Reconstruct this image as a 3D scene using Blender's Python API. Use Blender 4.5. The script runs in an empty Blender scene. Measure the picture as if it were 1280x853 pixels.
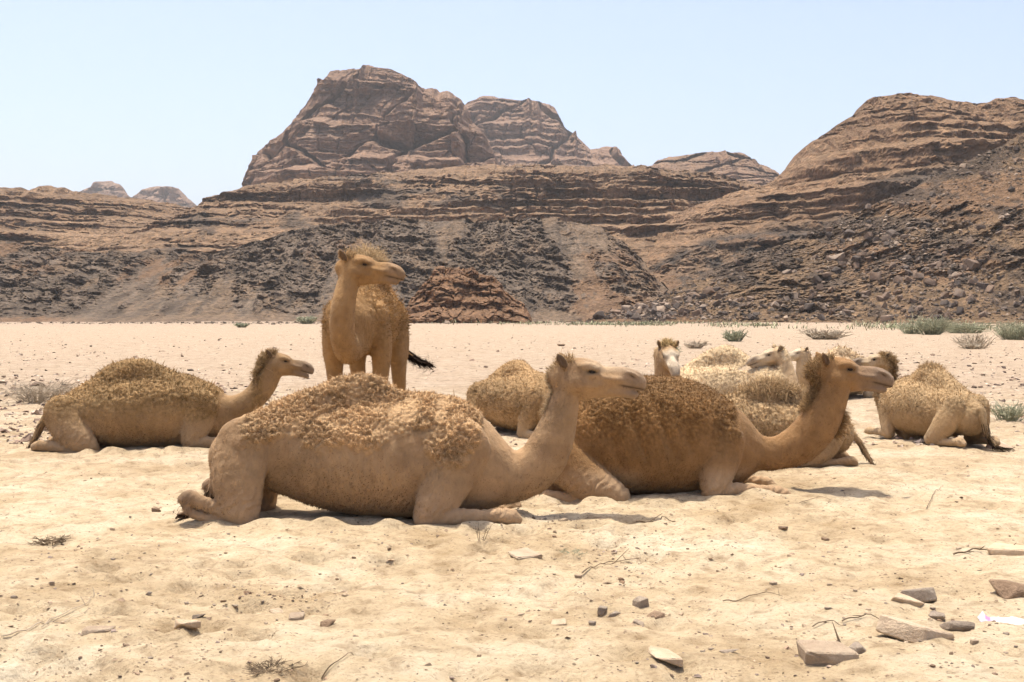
import bpy, math, random
import numpy as np
from mathutils import Vector

# ------------------------------------------------------------------ camera, sky, sun, exposure
scene = bpy.context.scene
FPX, HOR, CAMH = 1500.0, 392.0, 1.55          # focal length and horizon in photo pixels (1280 x 853), eye height
cam_data = bpy.data.cameras.new('camera')
cam = bpy.data.objects.new('camera', cam_data)
scene.collection.objects.link(cam)
cam_data.sensor_width = 36.0
cam_data.lens = FPX * 36.0 / 1280.0
cam_data.clip_start = 0.1
cam_data.clip_end = 12000.0
cam.location = (0, 0, CAMH)
cam.rotation_euler = (math.radians(90) - math.atan((426.5 - HOR) / FPX), 0, 0)
scene.camera = cam

SUN_DIR = Vector((-0.10, 0.16, 0.98)).normalized()      # towards the sun
SUN_EL = math.asin(SUN_DIR.z)
world = bpy.data.worlds.new('World')
scene.world = world
world.use_nodes = True
wn = world.node_tree.nodes
wl = world.node_tree.links
sky = wn.new('ShaderNodeTexSky')
sky.sky_type = 'NISHITA'
sky.sun_disc = False
sky.sun_elevation = SUN_EL
sky.sun_rotation = math.atan2(SUN_DIR.x, SUN_DIR.y)
sky.air_density = 0.7
sky.dust_density = 8.0
sky.ozone_density = 0.3
sky.altitude = 1000.0
wn['Background'].inputs['Strength'].default_value = 0.15
wl.new(sky.outputs['Color'], wn['Background'].inputs['Color'])

sun_data = bpy.data.lights.new('sun', 'SUN')
sun_data.energy = 3.0
sun_data.angle = math.radians(0.6)
sun_data.color = (1.0, 0.95, 0.85)
sun = bpy.data.objects.new('sun', sun_data)
sun.rotation_euler = SUN_DIR.to_track_quat('Z', 'Y').to_euler()
sun.location = (0, 0, 400)
scene.collection.objects.link(sun)

scene.view_settings.view_transform = 'Standard'
scene.view_settings.look = 'None'
scene.view_settings.gamma = 1.0
scene.view_settings.exposure = 1.0
scene.view_settings.use_curve_mapping = False
scene.render.engine = 'CYCLES'
scene.cycles.use_denoising = True
scene.cycles.use_adaptive_sampling = True
scene.cycles.adaptive_threshold = 0.03
scene.cycles.max_bounces = 6
scene.cycles.diffuse_bounces = 3
scene.cycles.volume_bounces = 0

# ------------------------------------------------------------------ helpers
rng = np.random.default_rng(7)
col = scene.collection

def _h(ix, iy, iz, seed):
    h = (ix.astype(np.uint32) * np.uint32(374761393) + iy.astype(np.uint32) * np.uint32(668265263)
         + iz.astype(np.uint32) * np.uint32(2147483647 ^ 0x5bd1e995) + np.uint32(seed * 974711 + 12345))
    h = (h ^ (h >> np.uint32(13))) * np.uint32(1274126177)
    h = (h ^ (h >> np.uint32(16))) * np.uint32(2246822519)
    h = h ^ (h >> np.uint32(15))
    return (h & np.uint32(0xffffff)).astype(np.float32) / np.float32(0xffffff)

def vnoise(x, y, z=None, seed=0):
    """smooth noise in -1..1"""
    x = np.asarray(x, np.float32); y = np.asarray(y, np.float32)
    z = np.zeros_like(x) if z is None else np.asarray(z, np.float32)
    fx, fy, fz = np.floor(x), np.floor(y), np.floor(z)
    ix, iy, iz = fx.astype(np.int64), fy.astype(np.int64), fz.astype(np.int64)
    u, v, w = x - fx, y - fy, z - fz
    u = u * u * u * (u * (u * 6 - 15) + 10); v = v * v * v * (v * (v * 6 - 15) + 10); w = w * w * w * (w * (w * 6 - 15) + 10)
    flat = not np.any(w)
    def g(a, b, c): return _h(ix + a, iy + b, iz + c, seed)
    r = (g(0, 0, 0) * (1 - u) + g(1, 0, 0) * u) * (1 - v) + (g(0, 1, 0) * (1 - u) + g(1, 1, 0) * u) * v
    if not flat:
        r2 = (g(0, 0, 1) * (1 - u) + g(1, 0, 1) * u) * (1 - v) + (g(0, 1, 1) * (1 - u) + g(1, 1, 1) * u) * v
        r = r * (1 - w) + r2 * w
    return r * 2 - 1

def fbm(x, y, z=None, octv=4, seed=0, gain=0.5, lac=2.03):
    a, s, t = 1.0, 0.0, 0.0
    x = np.asarray(x, np.float32); y = np.asarray(y, np.float32)
    for o in range(octv):
        s = s + a * vnoise(x, y, z, seed + o * 17)
        t += a; a *= gain
        x = x * lac + 13.7; y = y * lac + 7.1
        if z is not None: z = np.asarray(z, np.float32) * lac + 3.3
    return s / t

def ridged(x, y, z=None, octv=4, seed=0, gain=0.55, lac=2.05):
    a, s, t = 1.0, 0.0, 0.0
    x = np.asarray(x, np.float32); y = np.asarray(y, np.float32)
    for o in range(octv):
        s = s + a * (1 - np.abs(vnoise(x, y, z, seed + o * 31)))
        t += a; a *= gain
        x = x * lac + 5.2; y = y * lac + 9.4
        if z is not None: z = np.asarray(z, np.float32) * lac + 1.3
    return s / t

def worley2(x, y, seed=0):
    x = np.asarray(x, np.float32); y = np.asarray(y, np.float32)
    fx, fy = np.floor(x), np.floor(y)
    ix, iy = fx.astype(np.int64), fy.astype(np.int64)
    f1 = np.full(x.shape, 9.0, np.float32); f2 = f1.copy(); cid = np.zeros_like(f1)
    zz = np.zeros_like(ix)
    for a in (-1, 0, 1):
        for b in (-1, 0, 1):
            px = fx + a + _h(ix + a, iy + b, zz, seed)
            py = fy + b + _h(ix + a, iy + b, zz + 1, seed)
            d = np.sqrt((px - x) ** 2 + (py - y) ** 2)
            c = _h(ix + a, iy + b, zz + 2, seed)
            m = d < f1
            f2 = np.where(m, f1, np.minimum(f2, d))
            cid = np.where(m, c, cid)
            f1 = np.where(m, d, f1)
    return f1, f2, cid

def worley3(x, y, z, seed=0):
    x = np.asarray(x, np.float32); y = np.asarray(y, np.float32); z = np.asarray(z, np.float32)
    fx, fy, fz = np.floor(x), np.floor(y), np.floor(z)
    ix, iy, iz = fx.astype(np.int64), fy.astype(np.int64), fz.astype(np.int64)
    f1 = np.full(x.shape, 9.0, np.float32)
    for a in (-1, 0, 1):
        for b in (-1, 0, 1):
            for c in (-1, 0, 1):
                px = fx + a + _h(ix + a, iy + b, iz + c, seed)
                py = fy + b + _h(ix + a, iy + b, iz + c, seed + 5)
                pz = fz + c + _h(ix + a, iy + b, iz + c, seed + 9)
                f1 = np.minimum(f1, (px - x) ** 2 + (py - y) ** 2 + (pz - z) ** 2)
    return np.sqrt(f1)

def sstep(a, b, x):
    t = np.clip((np.asarray(x, np.float32) - a) / (b - a), 0, 1)
    return t * t * (3 - 2 * t)

def make_mesh(name, V, F, smooth=True, color=None, attrs=None):
    """F: (n,4) or (n,3) index array"""
    V = np.ascontiguousarray(V, np.float32); F = np.ascontiguousarray(F, np.int32)
    me = bpy.data.meshes.new(name)
    n, k = F.shape
    me.vertices.add(len(V)); me.vertices.foreach_set('co', V.ravel())
    me.loops.add(n * k); me.loops.foreach_set('vertex_index', F.ravel())
    me.polygons.add(n)
    me.polygons.foreach_set('loop_start', np.arange(0, n * k, k, dtype=np.int32))
    me.polygons.foreach_set('loop_total', np.full(n, k, np.int32))
    me.polygons.foreach_set('use_smooth', np.full(n, smooth, bool))
    me.update(calc_edges=True)
    if color is not None:
        a = me.attributes.new('Col', 'FLOAT_COLOR', 'POINT')
        c = np.ones((len(V), 4), np.float32); c[:, :3] = color
        a.data.foreach_set('color', c.ravel())
    for nm, arr in (attrs or {}).items():
        a = me.attributes.new(nm, 'FLOAT', 'POINT')
        a.data.foreach_set('value', np.ascontiguousarray(arr, np.float32))
    return me

def add_obj(name, me, mat=None, parent=None, kind=None, label=None, cat=None, group=None, loc=None, rz=None):
    o = bpy.data.objects.new(name, me)
    col.objects.link(o)
    if mat is not None and me is not None and len(me.materials) == 0: me.materials.append(mat)
    if parent is not None: o.parent = parent
    if kind: o['kind'] = kind
    if label: o['label'] = label
    if cat: o['category'] = cat
    if group: o['group'] = group
    if loc is not None: o.location = loc
    if rz is not None: o.rotation_euler = (0, 0, rz)
    return o

def grid_faces(nr, nc):
    i = np.arange(nr * nc, dtype=np.int32).reshape(nr, nc)
    return np.stack([i[:-1, :-1], i[:-1, 1:], i[1:, 1:], i[1:, :-1]], -1).reshape(-1, 4)

def vert_normals(V, F):
    if F.shape[1] == 4:
        n = np.cross(V[F[:, 2]] - V[F[:, 0]], V[F[:, 3]] - V[F[:, 1]])
    else:
        n = np.cross(V[F[:, 1]] - V[F[:, 0]], V[F[:, 2]] - V[F[:, 0]])
    N = np.zeros_like(V)
    for k in range(F.shape[1]):
        for c in range(3):
            N[:, c] += np.bincount(F[:, k], weights=n[:, c], minlength=len(V))
    return N / np.maximum(np.linalg.norm(N, axis=1, keepdims=True), 1e-9)

class Mat:
    """small node-tree writer"""
    def __init__(self, name, rough=0.9, spec=0.15):
        self.m = bpy.data.materials.new(name); self.m.use_nodes = True
        self.nt = self.m.node_tree; self.b = self.nt.nodes['Principled BSDF']
        self.b.inputs['Roughness'].default_value = rough
        self.b.inputs['Specular IOR Level'].default_value = spec
    def n(self, t, **kw):
        nd = self.nt.nodes.new(t)
        for k, v in kw.items():
            if k in nd.bl_rna.properties.keys(): setattr(nd, k, v)
            else: nd.inputs[k].default_value = v
        return nd
    def l(self, a, b): self.nt.links.new(a, b)
    def pos(self):
        return self.n('ShaderNodeNewGeometry').outputs['Position']
    def objpos(self):
        return self.n('ShaderNodeTexCoord').outputs['Object']
    def noise(self, vec, scale, detail=4, rough=0.55, dist=0.0):
        nd = self.n('ShaderNodeTexNoise', Scale=scale, Detail=detail, Roughness=rough, Distortion=dist)
        self.l(vec, nd.inputs['Vector']); return nd.outputs['Fac']
    def vor(self, vec, scale, feature='F1'):
        nd = self.n('ShaderNodeTexVoronoi', Scale=scale, feature=feature)
        self.l(vec, nd.inputs['Vector']); return nd
    def scale(self, vec, s):
        nd = self.n('ShaderNodeVectorMath', operation='MULTIPLY'); self.l(vec, nd.inputs[0]); nd.inputs[1].default_value = s
        return nd.outputs[0]
    def ramp(self, fac, stops, interp='LINEAR'):
        nd = self.n('ShaderNodeValToRGB'); self.l(fac, nd.inputs['Fac']); cr = nd.color_ramp
        cr.interpolation = interp
        while len(cr.elements) < len(stops): cr.elements.new(0.5)
        for e, (p, c) in zip(cr.elements, stops):
            e.position = p; e.color = (*c, 1) if len(c) == 3 else c
        return nd.outputs['Color']
    def f(self, fac, a, b, lo=0.0, hi=1.0):
        nd = self.n('ShaderNodeMapRange'); self.l(fac, nd.inputs['Value'])
        nd.inputs['From Min'].default_value = a; nd.inputs['From Max'].default_value = b
        nd.inputs['To Min'].default_value = lo; nd.inputs['To Max'].default_value = hi
        return nd.outputs['Result']
    def math(self, op, a, b):
        nd = self.n('ShaderNodeMath', operation=op)
        for i, v in enumerate((a, b)):
            if isinstance(v, (int, float)): nd.inputs[i].default_value = v
            else: self.l(v, nd.inputs[i])
        return nd.outputs[0]
    def mix(self, fac, a, b, blend='MIX'):
        nd = self.n('ShaderNodeMix', data_type='RGBA', blend_type=blend)
        for i, v in ((0, fac), (6, a), (7, b)):
            if isinstance(v, (int, float)): nd.inputs[i].default_value = v
            elif isinstance(v, tuple): nd.inputs[i].default_value = (*v, 1)
            else: self.l(v, nd.inputs[i])
        return nd.outputs[2]
    def attr(self, name, out='Fac'):
        nd = self.n('ShaderNodeAttribute', attribute_name=name); return nd.outputs[out]
    def base(self, c):
        if isinstance(c, tuple): self.b.inputs['Base Color'].default_value = (*c, 1)
        else: self.l(c, self.b.inputs['Base Color'])
    def bump(self, h, strength=0.5, dist=0.02, prev=None):
        nd = self.n('ShaderNodeBump', Strength=strength, Distance=dist)
        self.l(h, nd.inputs['Height'])
        if prev is not None: self.l(prev, nd.inputs['Normal'])
        self.l(nd.outputs['Normal'], self.b.inputs['Normal'])
        return nd.outputs['Normal']

def P2W(px, py, Y):
    """photo pixel at a known distance -> world point"""
    return ((px - 640.0) / FPX * Y, Y, CAMH + (HOR - py) / FPX * Y)

def ground_xy(px, py):
    Y = FPX * CAMH / (py - HOR)
    return ((px - 640.0) / FPX * Y, Y)
# ------------------------------------------------------------------ ground
def ground_z(x, y):
    x = np.asarray(x, np.float32); y = np.asarray(y, np.float32)
    d = np.sqrt(x * x + y * y)
    near = 1 - sstep(16, 45, d)
    z = 0.07 * fbm(x / 3.5, y / 3.5, octv=2, seed=3) * (1 - sstep(25, 60, d)) + 0.35 * fbm(x / 60, y / 60, octv=3, seed=9) * sstep(30, 120, d) * 0.6
    z = z + 0.035 * fbm(x / 0.8, y / 0.8, octv=2, seed=5) * (0.4 + 0.6 * near)
    f1, f2, c = worley2(x / 0.34 + 0.3 * vnoise(x, y, seed=2), y / 0.34, seed=4)      # old footprints
    pr = (c > 0.45) * sstep(0.42, 0.1, f1) * 0.065 - (c > 0.45) * np.exp(-((f1 - 0.5) / 0.1) ** 2) * 0.008
    tramp = 0.35 + 0.65 * sstep(-0.2, 0.35, fbm(x / 2.2, y / 2.2, octv=2, seed=21))
    z = z - pr * (0.15 + 0.85 * near) * tramp
    f1, f2, c = worley2(x / 0.13, y / 0.13, seed=14)
    z = z - near * (c > 0.5) * sstep(0.45, 0.1, f1) * 0.018 * tramp
    z = z + 0.018 * fbm(x / 0.11, y / 0.11, octv=2, seed=6) * near
    for cx, cy, hl, hw in ((-1.19, 9.15, 1.15, .52), (1.12, 10.2, 1.05, .50), (-4.29, 13.68, 1.05, .5)):     # sand pushed up round the lying bodies
        e = np.sqrt(((x - cx) / hl) ** 2 + ((y - cy) / hw) ** 2)
        z = z + 0.045 * np.exp(-((e - 1.12) / 0.14) ** 2) * (0.55 + 0.9 * vnoise(x / .22, y / .22, seed=71))
    return z

def axis(parts):
    out = []
    for a, b, n in parts: out.append(np.linspace(a, b, n, endpoint=False))
    return np.concatenate(out)

gx = axis([(-3200, -400, 12), (-400, -60, 24), (-60, -12, 60), (-12, -5.5, 90), (-5.5, 5.5, 300), (5.5, 12, 90), (12, 60, 60), (60, 400, 24), (400, 3201, 13)])
gy = axis([(-300, -20, 8), (-20, 3.6, 18), (3.6, 13, 290), (13, 25, 130), (25, 70, 110), (70, 260, 60), (260, 3301, 18)])
GX, GY = np.meshgrid(gx, gy)
V = np.stack([GX, GY, ground_z(GX, GY)], -1).reshape(-1, 3)

m = Mat('sand', 0.95, 0.08)
p = m.pos()
c1 = m.ramp(m.noise(p, 0.7, 7, 0.68), [(0.34, (0.41, 0.295, 0.17)), (0.5, (0.55, 0.425, 0.275)), (0.66, (0.65, 0.54, 0.39))])
c2 = m.ramp(m.noise(p, 7.0, 6, 0.65), [(0.3, (0.55, 0.49, 0.43)), (0.47, (0.94, 0.93, 0.92)), (0.6, (1.05, 1.05, 1.05)), (0.8, (1.16, 1.16, 1.14))])
c = m.mix(0.85, c1, c2, 'MULTIPLY')
c3 = m.ramp(m.noise(p, 38.0, 4, 0.75), [(0.33, (0.6, 0.55, 0.5)), (0.45, (1, 1, 1)), (0.7, (1.08, 1.08, 1.07))])
c = m.mix(0.8, c, c3, 'MULTIPLY')
sp = m.n('ShaderNodeSeparateXYZ'); m.l(p, sp.inputs[0])
far = m.f(sp.outputs['Y'], 9, 26)
far2 = m.f(sp.outputs['Y'], 120, 230)
gravel = m.ramp(m.noise(p, 3.0, 8, 0.7), [(0.34, (0.17, 0.125, 0.085)), (0.48, (0.335, 0.250, 0.182)), (0.7, (0.45, 0.35, 0.266))])
c = m.mix(m.math('MULTIPLY', far, 0.8), c, gravel)
c = m.mix(m.math('MULTIPLY', far2, 0.6), c, (0.30, 0.225, 0.165))
# dark grit and dung specks
v = m.vor(p, 26.0)
sel = m.math('MULTIPLY', m.math('LESS_THAN', v.outputs['Distance'], 0.23), m.math('GREATER_THAN', m.noise(p, 9.0, 2), 0.56))
c = m.mix(m.math('MULTIPLY', sel, 0.7), c, (0.16, 0.11, 0.075))
v2 = m.vor(p, 5.0)
sel2 = m.math('MULTIPLY', m.math('LESS_THAN', v2.outputs['Distance'], 0.17), m.math('MULTIPLY', m.math('GREATER_THAN', m.noise(p, 1.3, 3), 0.47), far))
c = m.mix(m.math('MULTIPLY', sel2, 0.65), c, (0.13, 0.09, 0.07))
c = m.mix(1.0, c, (0.93, 0.935, 0.92), 'MULTIPLY')
m.base(c)
b1 = m.bump(m.noise(p, 11.0, 9, 0.72), 0.9, 0.06)
m.bump(m.noise(p, 95.0, 4, 0.7), 0.5, 0.006, b1)
SAND = m.m
add_obj('sand_ground', make_mesh('sand_ground', V, grid_faces(len(gy), len(gx))), SAND, kind='structure')

# ------------------------------------------------------------------ hills: sheets with a foot, a profile of ledges and cliffs, a crest and a back slope
def lut(pairs, x):
    xs, ys = zip(*pairs); return np.interp(x, xs, ys)

def ledges(v, n, seed, sharp=0.8, lo=0.12):
    """monotone 0..1 -> 0..1 setback: flat over cliffs, quick over ledges (uneven beds)"""
    r = np.random.default_rng(seed)
    th = r.uniform(0.25, 1.7, n); th = np.cumsum(th) / th.sum()
    e = np.concatenate([[0], th])
    i = np.clip(np.searchsorted(e, np.clip(v, 0, 0.99999), side='right') - 1, 0, n - 1)
    t = (np.clip(v, 0, 1) - e[i]) / (e[i + 1] - e[i])
    s = np.where(t < sharp, lo * t / sharp, lo + (1 - lo) * (t - sharp) / (1 - sharp))
    return e[i] + (e[i + 1] - e[i]) * s

def mixc(f, a, b):
    f = np.clip(f, 0, 1)[..., None]
    return a * (1 - f) + b * f

def cramp(t, stops):
    ps = [p for p, _ in stops]
    return np.stack([np.interp(t, ps, [c[k] for _, c in stops]) for k in range(3)], -1).astype(np.float32)

def hill(name, mat, pxs, Yf, Yc, zfoot, crest, rows, prof, disp, colour, backd=90, crest_noise=0.0, seed=0, nback=8):
    """pxs: column positions (photo px at the crest distance); crest: list of (px, py)"""
    pxs = np.asarray(pxs, np.float32)
    Yc_ = Yc(pxs) if callable(Yc) else np.full_like(pxs, Yc)
    Yf_ = Yf(pxs) if callable(Yf) else np.full_like(pxs, Yf)
    cpy = lut(crest, pxs)
    cpy = cpy + crest_noise * (0.6 * fbm(pxs / 18, pxs * 0, octv=4, seed=seed) + 0.8 * np.round(2 * vnoise(pxs / 11, pxs * 0, seed=seed + 3)) / 2)
    X = (pxs - 640) / FPX * Yc_
    zc = CAMH + (HOR - cpy) / FPX * Yc_
    v = np.linspace(0, 1, rows)[:, None]
    zf = np.full_like(pxs, zfoot)
    vv = np.broadcast_to(v, (rows, len(pxs))).astype(np.float32)
    XX = np.broadcast_to(X, vv.shape).astype(np.float32).copy()
    Z = (zf + (zc - zf) * vv).astype(np.float32)
    g = prof(vv, XX, Z)
    Yy = Yf_ + (Yc_ - Yf_) * g
    dx, dy, dz = disp(XX, Yy, Z, vv)
    keep = vv ** 3
    dy = dy - dy[-1:] * keep; dz = dz - 0.6 * dz[-1:] * keep          # the crest stays at its own distance
    X2 = XX + dx; Y2 = Yy + dy; Z2 = Z + dz
    bv = np.linspace(0, 1, nback + 1)[1:, None]
    drop = (zc - zf) * 0.9
    bX = X2[-1] + 0 * bv; bY = Y2[-1] + backd * bv; bZ = Z2[-1] - drop * bv ** 1.5 * (0.3 + 0.7 * bv)
    A = [np.concatenate([X2, bX]), np.concatenate([Y2, bY]), np.concatenate([Z2, bZ])]
    V = np.stack(A, -1).reshape(-1, 3)
    nr, nc = A[0].shape
    F = grid_faces(nr, nc)
    N = vert_normals(V, F).reshape(nr, nc, 3)[:rows]
    C = colour(X2, Y2, Z2, vv, np.abs(N[..., 2]))
    C = np.concatenate([C, np.repeat(C[-1:], nback, 0)]).reshape(-1, 3)
    o = add_obj(name, make_mesh(name, V, F, smooth=False, color=np.clip(C * HK * A3(1.02, 0.93, 0.82), 0.01, 0.8)), mat, kind='structure')
    return o, V.reshape(nr, nc, 3)[:rows], N

def rock_mat(name, sc=1.0, bumpd=1.2, speck=0.5):
    m = Mat(name, 0.95, 0.1)
    p = m.pos()
    vo = m.vor(p, 0.8 * sc)
    stone = m.ramp(vo.outputs['Color'], [(0.0, (0.45, 0.43, 0.42)), (0.5, (0.95, 0.95, 0.95)), (1.0, (1.6, 1.52, 1.42))])
    m.base(m.mix(speck, m.attr('Col', 'Color'), stone, 'MULTIPLY'))
    h = m.math('ADD', m.noise(p, 0.4 * sc, 5, 0.75), m.math('MULTIPLY', vo.outputs['Distance'], 0.5))
    m.bump(h, 0.9, bumpd)
    return m.m
ROCK_FAR = rock_mat('rock_far', 0.45, 2.6, 0.45)
ROCK_BED = rock_mat('rock_bedded', 0.9, 1.3, 0.75)
ROCK_NEAR = rock_mat('rock_near', 1.6, 0.6, 0.65)

S_RED = [(0.0, (0.145, 0.09, 0.065)), (0.35, (0.255, 0.163, 0.117)), (0.6, (0.34, 0.225, 0.165)), (1.0, (0.43, 0.305, 0.235))]
S_TAN = [(0.0, (0.15, 0.095, 0.06)), (0.35, (0.265, 0.17, 0.11)), (0.6, (0.345, 0.235, 0.155)), (1.0, (0.44, 0.32, 0.22))]
def A3(*c): return np.array(c, np.float32)
HK = 0.63                                   # overall reflectance of the hills' rock

def cliff_colour(ramp, bed_h, seed, scree, flat=0.75, streak=8.0):
    def f(X, Y, Z, v, nz):
        t = 0.5 + 0.55 * fbm(X / (bed_h * 60), Z / bed_h, octv=4, seed=seed, gain=0.65) + 0.28 * fbm(X / (bed_h * 9), Z / (bed_h * 9), octv=4, seed=seed + 2)
        t = t + 0.3 * fbm(X / streak, Z / (streak * 7), octv=3, seed=seed + 4) * (nz < 0.6)
        c = cramp(np.clip(t, 0, 1), ramp)
        sc = scree * (0.95 + 0.45 * fbm(X / 2.5, Z / 1.8, octv=4, seed=seed + 5, gain=0.7) + 0.25 * fbm(X / 25, Z / 10, octv=3, seed=seed + 7))[..., None]
        return mixc(flat * sstep(0.5, 0.85, nz), c, sc)
    return f

def prof_cliff(n, seed, sharp=0.8, warp=0.03, ws=60.0, talus=0.0, lo=0.12):
    def f(v, X, Z):
        w = v + warp * fbm(X / ws, Z / ws * 0.5, octv=3, seed=seed) * np.sin(np.pi * np.clip(v, 0, 1))
        g = ledges(w, n, seed, sharp, lo)
        t = talus * sstep(-0.1, 0.25, fbm(X / (ws * 0.35), Z / (ws * 0.12), octv=3, seed=seed + 5))
        return g * (1 - t) + v * t
    return f

def prof_beds(n, seed, zmin, zmax, sharp=0.72, warp=3.0, ws=90.0, talus=0.4, lo=0.04, gate=None):
    '''ledges that keep to level beds whatever the height of the crest'''
    def f(v, X, Z):
        w = np.clip((Z + warp * fbm(X / ws, Z / (ws * 0.4), octv=3, seed=seed) - zmin) / (zmax - zmin), 0, 1)
        L = ledges(w, n, seed, sharp, lo) - w
        t = talus * sstep(-0.1, 0.25, fbm(X / (ws * 0.3), Z / (ws * 0.12), octv=3, seed=seed + 5))
        H = Z[-1:] - Z[:1]
        H = np.maximum(H, 0.7 * H.max())
        g = (1.0 if gate is None else gate(v)) * (0.15 + 0.85 * sstep(1.0, 0.86, v))
        return v + (1 - t) * g * L * (zmax - zmin) / H
    return f

def massif_disp(a, bw, bh, seed, lean=0.45, fine=1.0):
    """faces cut into blocks by joints and sloping gullies, with bedding"""
    def d(X, Y, Z, v):
        ed = np.clip(v * 6, 0, 1)
        wx = 0.45 * fbm(X / (bw * 1.3), Z / (bw * 1.3), octv=4, seed=seed)
        f1, f2, c = worley2((X - lean * Z) / bw + wx, Z / bh + 0.5 * wx, seed)
        cr = sstep(0.0, 0.10, f2 - f1)
        f1b, f2b, cb = worley2((X - 0.25 * Z) / (bw * 0.4) + wx, Z / (bh * 0.5) + wx, seed + 3)
        cr2 = sstep(0.0, 0.09, f2b - f1b)
        y = -a * (0.85 * cr + 1.1 * c * (0.6 + 0.4 * cr) + 0.12 * cr2 + 0.30 * cb) * ed
        y = y - a * 0.9 * fbm(X / (bw * 2.0), Z / (bw * 3), octv=3, seed=seed + 8) * ed
        y = y - a * fine * 0.25 * ridged(X / (bw * 0.22), Z / (bw * 0.16), octv=4, seed=seed + 5, gain=0.6) * ed
        bed = fbm(X / (bw * 6), Z / (bw * 0.06), octv=3, seed=seed + 6, gain=0.6)
        bmask = 0.3 + 0.7 * sstep(-0.2, 0.3, fbm(X / (bw * 0.9), Z / (bw * 0.5), octv=2, seed=seed + 11))
        y = y - a * 0.32 * bed * bmask * ed
        return a * 0.16 * fbm(X / (bw * .3), Z / (bw * .3), octv=4, seed=seed + 1), y, a * 0.10 * fbm(X / (bw * .2), Z / (bw * .2), octv=4, seed=seed + 2) * ed
    return d

# far pale domes seen through the gap on the left
FARC = cliff_colour(S_RED, 7.0, 5, A3(0.42, 0.31, 0.25), 0.6, 20)
hill('far_hill', ROCK_FAR, np.arange(92, 176, 1.5), 1700, 1790, 60, [(92, 262), (104, 240), (118, 233), (128, 228), (140, 227), (150, 231), (160, 243), (172, 258)], 50,
     prof_cliff(5, 4, 0.75), massif_disp(22, 50, 30, 5, 0.1), FARC, crest_noise=0.8, seed=2)
hill('far_hill', ROCK_FAR, np.arange(158, 256, 1.5), 1640, 1730, 60, [(158, 262), (172, 244), (182, 236), (200, 233), (215, 234), (226, 236), (236, 248), (250, 262)], 50,
     prof_cliff(6, 14, 0.75), massif_disp(22, 50, 30, 15, 0.1), FARC, crest_noise=0.8, seed=4)

hill('massif', ROCK_FAR, np.arange(560, 812, 1.2), 1060, 1170, 90,
     [(560, 150), (586, 128), (600, 123), (640, 126), (668, 128), (684, 130), (694, 138), (705, 160), (722, 174), (736, 186), (752, 184), (770, 185), (780, 200), (792, 212), (812, 240)], 100,
     prof_beds(7, 23, 90, 218, 0.78, 8.0, 90, 0.3), massif_disp(22, 56, 70, 25, 0.2), cliff_colour(S_RED, 3.2, 26, A3(0.37, 0.265, 0.21), 0.6, 12), crest_noise=2.0, seed=6)
hill('massif', ROCK_FAR, np.arange(312, 640, 1.05), lambda px: np.interp(px, [312, 330, 400, 640], [838, 815, 745, 735]), 850, 66,
     [(312, 280), (317, 262), (320, 240), (323, 205), (326, 187), (338, 178), (350, 170), (356, 160), (372, 148), (384, 132), (396, 118), (406, 100), (412, 91), (430, 88), (446, 88), (460, 85), (486, 86), (505, 94), (520, 103), (534, 112), (548, 112), (554, 118), (566, 118), (576, 124), (582, 134), (590, 152), (604, 166), (612, 184), (622, 204), (632, 225), (640, 245)], 160,
     prof_beds(5, 37, 66, 182, 0.82, 10.0, 70, 0.3), massif_disp(17, 44, 60, 33, 0.32), cliff_colour(S_RED, 2.2, 36, A3(0.35, 0.25, 0.19), 0.6, 9), crest_noise=2.2, seed=8)
hill('mesa', ROCK_FAR, np.arange(785, 1000, 1.3), 820, 905, 66,
     [(785, 214), (815, 207), (822, 200), (838, 197), (850, 195), (872, 191), (905, 190), (925, 192), (938, 200), (950, 207), (966, 216), (985, 240), (1000, 262)], 60,
     prof_beds(12, 41, 66, 130, 0.7, 2.0, 60, 0.3), massif_disp(11, 46, 12, 43, 0.1), cliff_colour(S_RED, 1.6, 46, A3(0.35, 0.25, 0.18), 0.7, 9), crest_noise=1.6, seed=10)

# long bench of bedded sandstone under the massifs
def bench_disp(a, seed):
    def d(X, Y, Z, v):
        ed = np.clip(v * 5, 0, 1)
        bm = 0.15 + 0.85 * sstep(-0.15, 0.25, fbm(X / 34, Z / 9, octv=3, seed=seed + 12))
        bed = fbm(X / 90, (Z + 0.03 * X) / 1.5, Y / 60, 4, seed, 0.65)
        blk = worley2(X / 7 + 0.5 * vnoise(X / 6, Z / 3, seed=seed), Z / 3.0 + 0.03 * X, seed + 2)
        y = -a * 2.2 * bed * ed * bm - a * 1.2 * blk[2] * sstep(0, 0.12, blk[1] - blk[0]) * ed * bm - a * 2.6 * fbm(X / 60, Z / 30, octv=3, seed=seed + 4) * ed
        y = y - a * 0.5 * ridged(X / 5, Z / 2.5, octv=4, seed=seed + 14, gain=0.65) * ed
        w2 = worley2(X / 2.6 + 0.6 * vnoise(X / 3, Z / 2, seed=seed + 21), Z / 0.9, seed + 22)
        rub = sstep(-0.15, 0.2, fbm(X / 12, Z / 6, octv=3, seed=seed + 23))
        y = y - a * (0.55 * w2[2] + 0.25 * (w2[1] - w2[0])) * (0.35 + 0.65 * rub) * ed
        return a * 0.3 * fbm(X / 6, Z / 4, octv=3, seed=seed + 5), y, 0.25 * a * fbm(X / 5, Z / 3, octv=4, seed=seed + 6) * ed
    return d
_bc = cliff_colour(S_TAN, 1.1, 56, A3(0.30, 0.215, 0.145), 0.8, 5)
def dark_ramp(X, Z, seed, base=A3(0.12, 0.10, 0.085)):
    t = 0.5 + 0.7 * fbm(X / 2.4, Z / 2.4, octv=4, seed=seed, gain=0.7)
    return base * np.exp(1.0 * (t - 0.5))[..., None]
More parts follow.
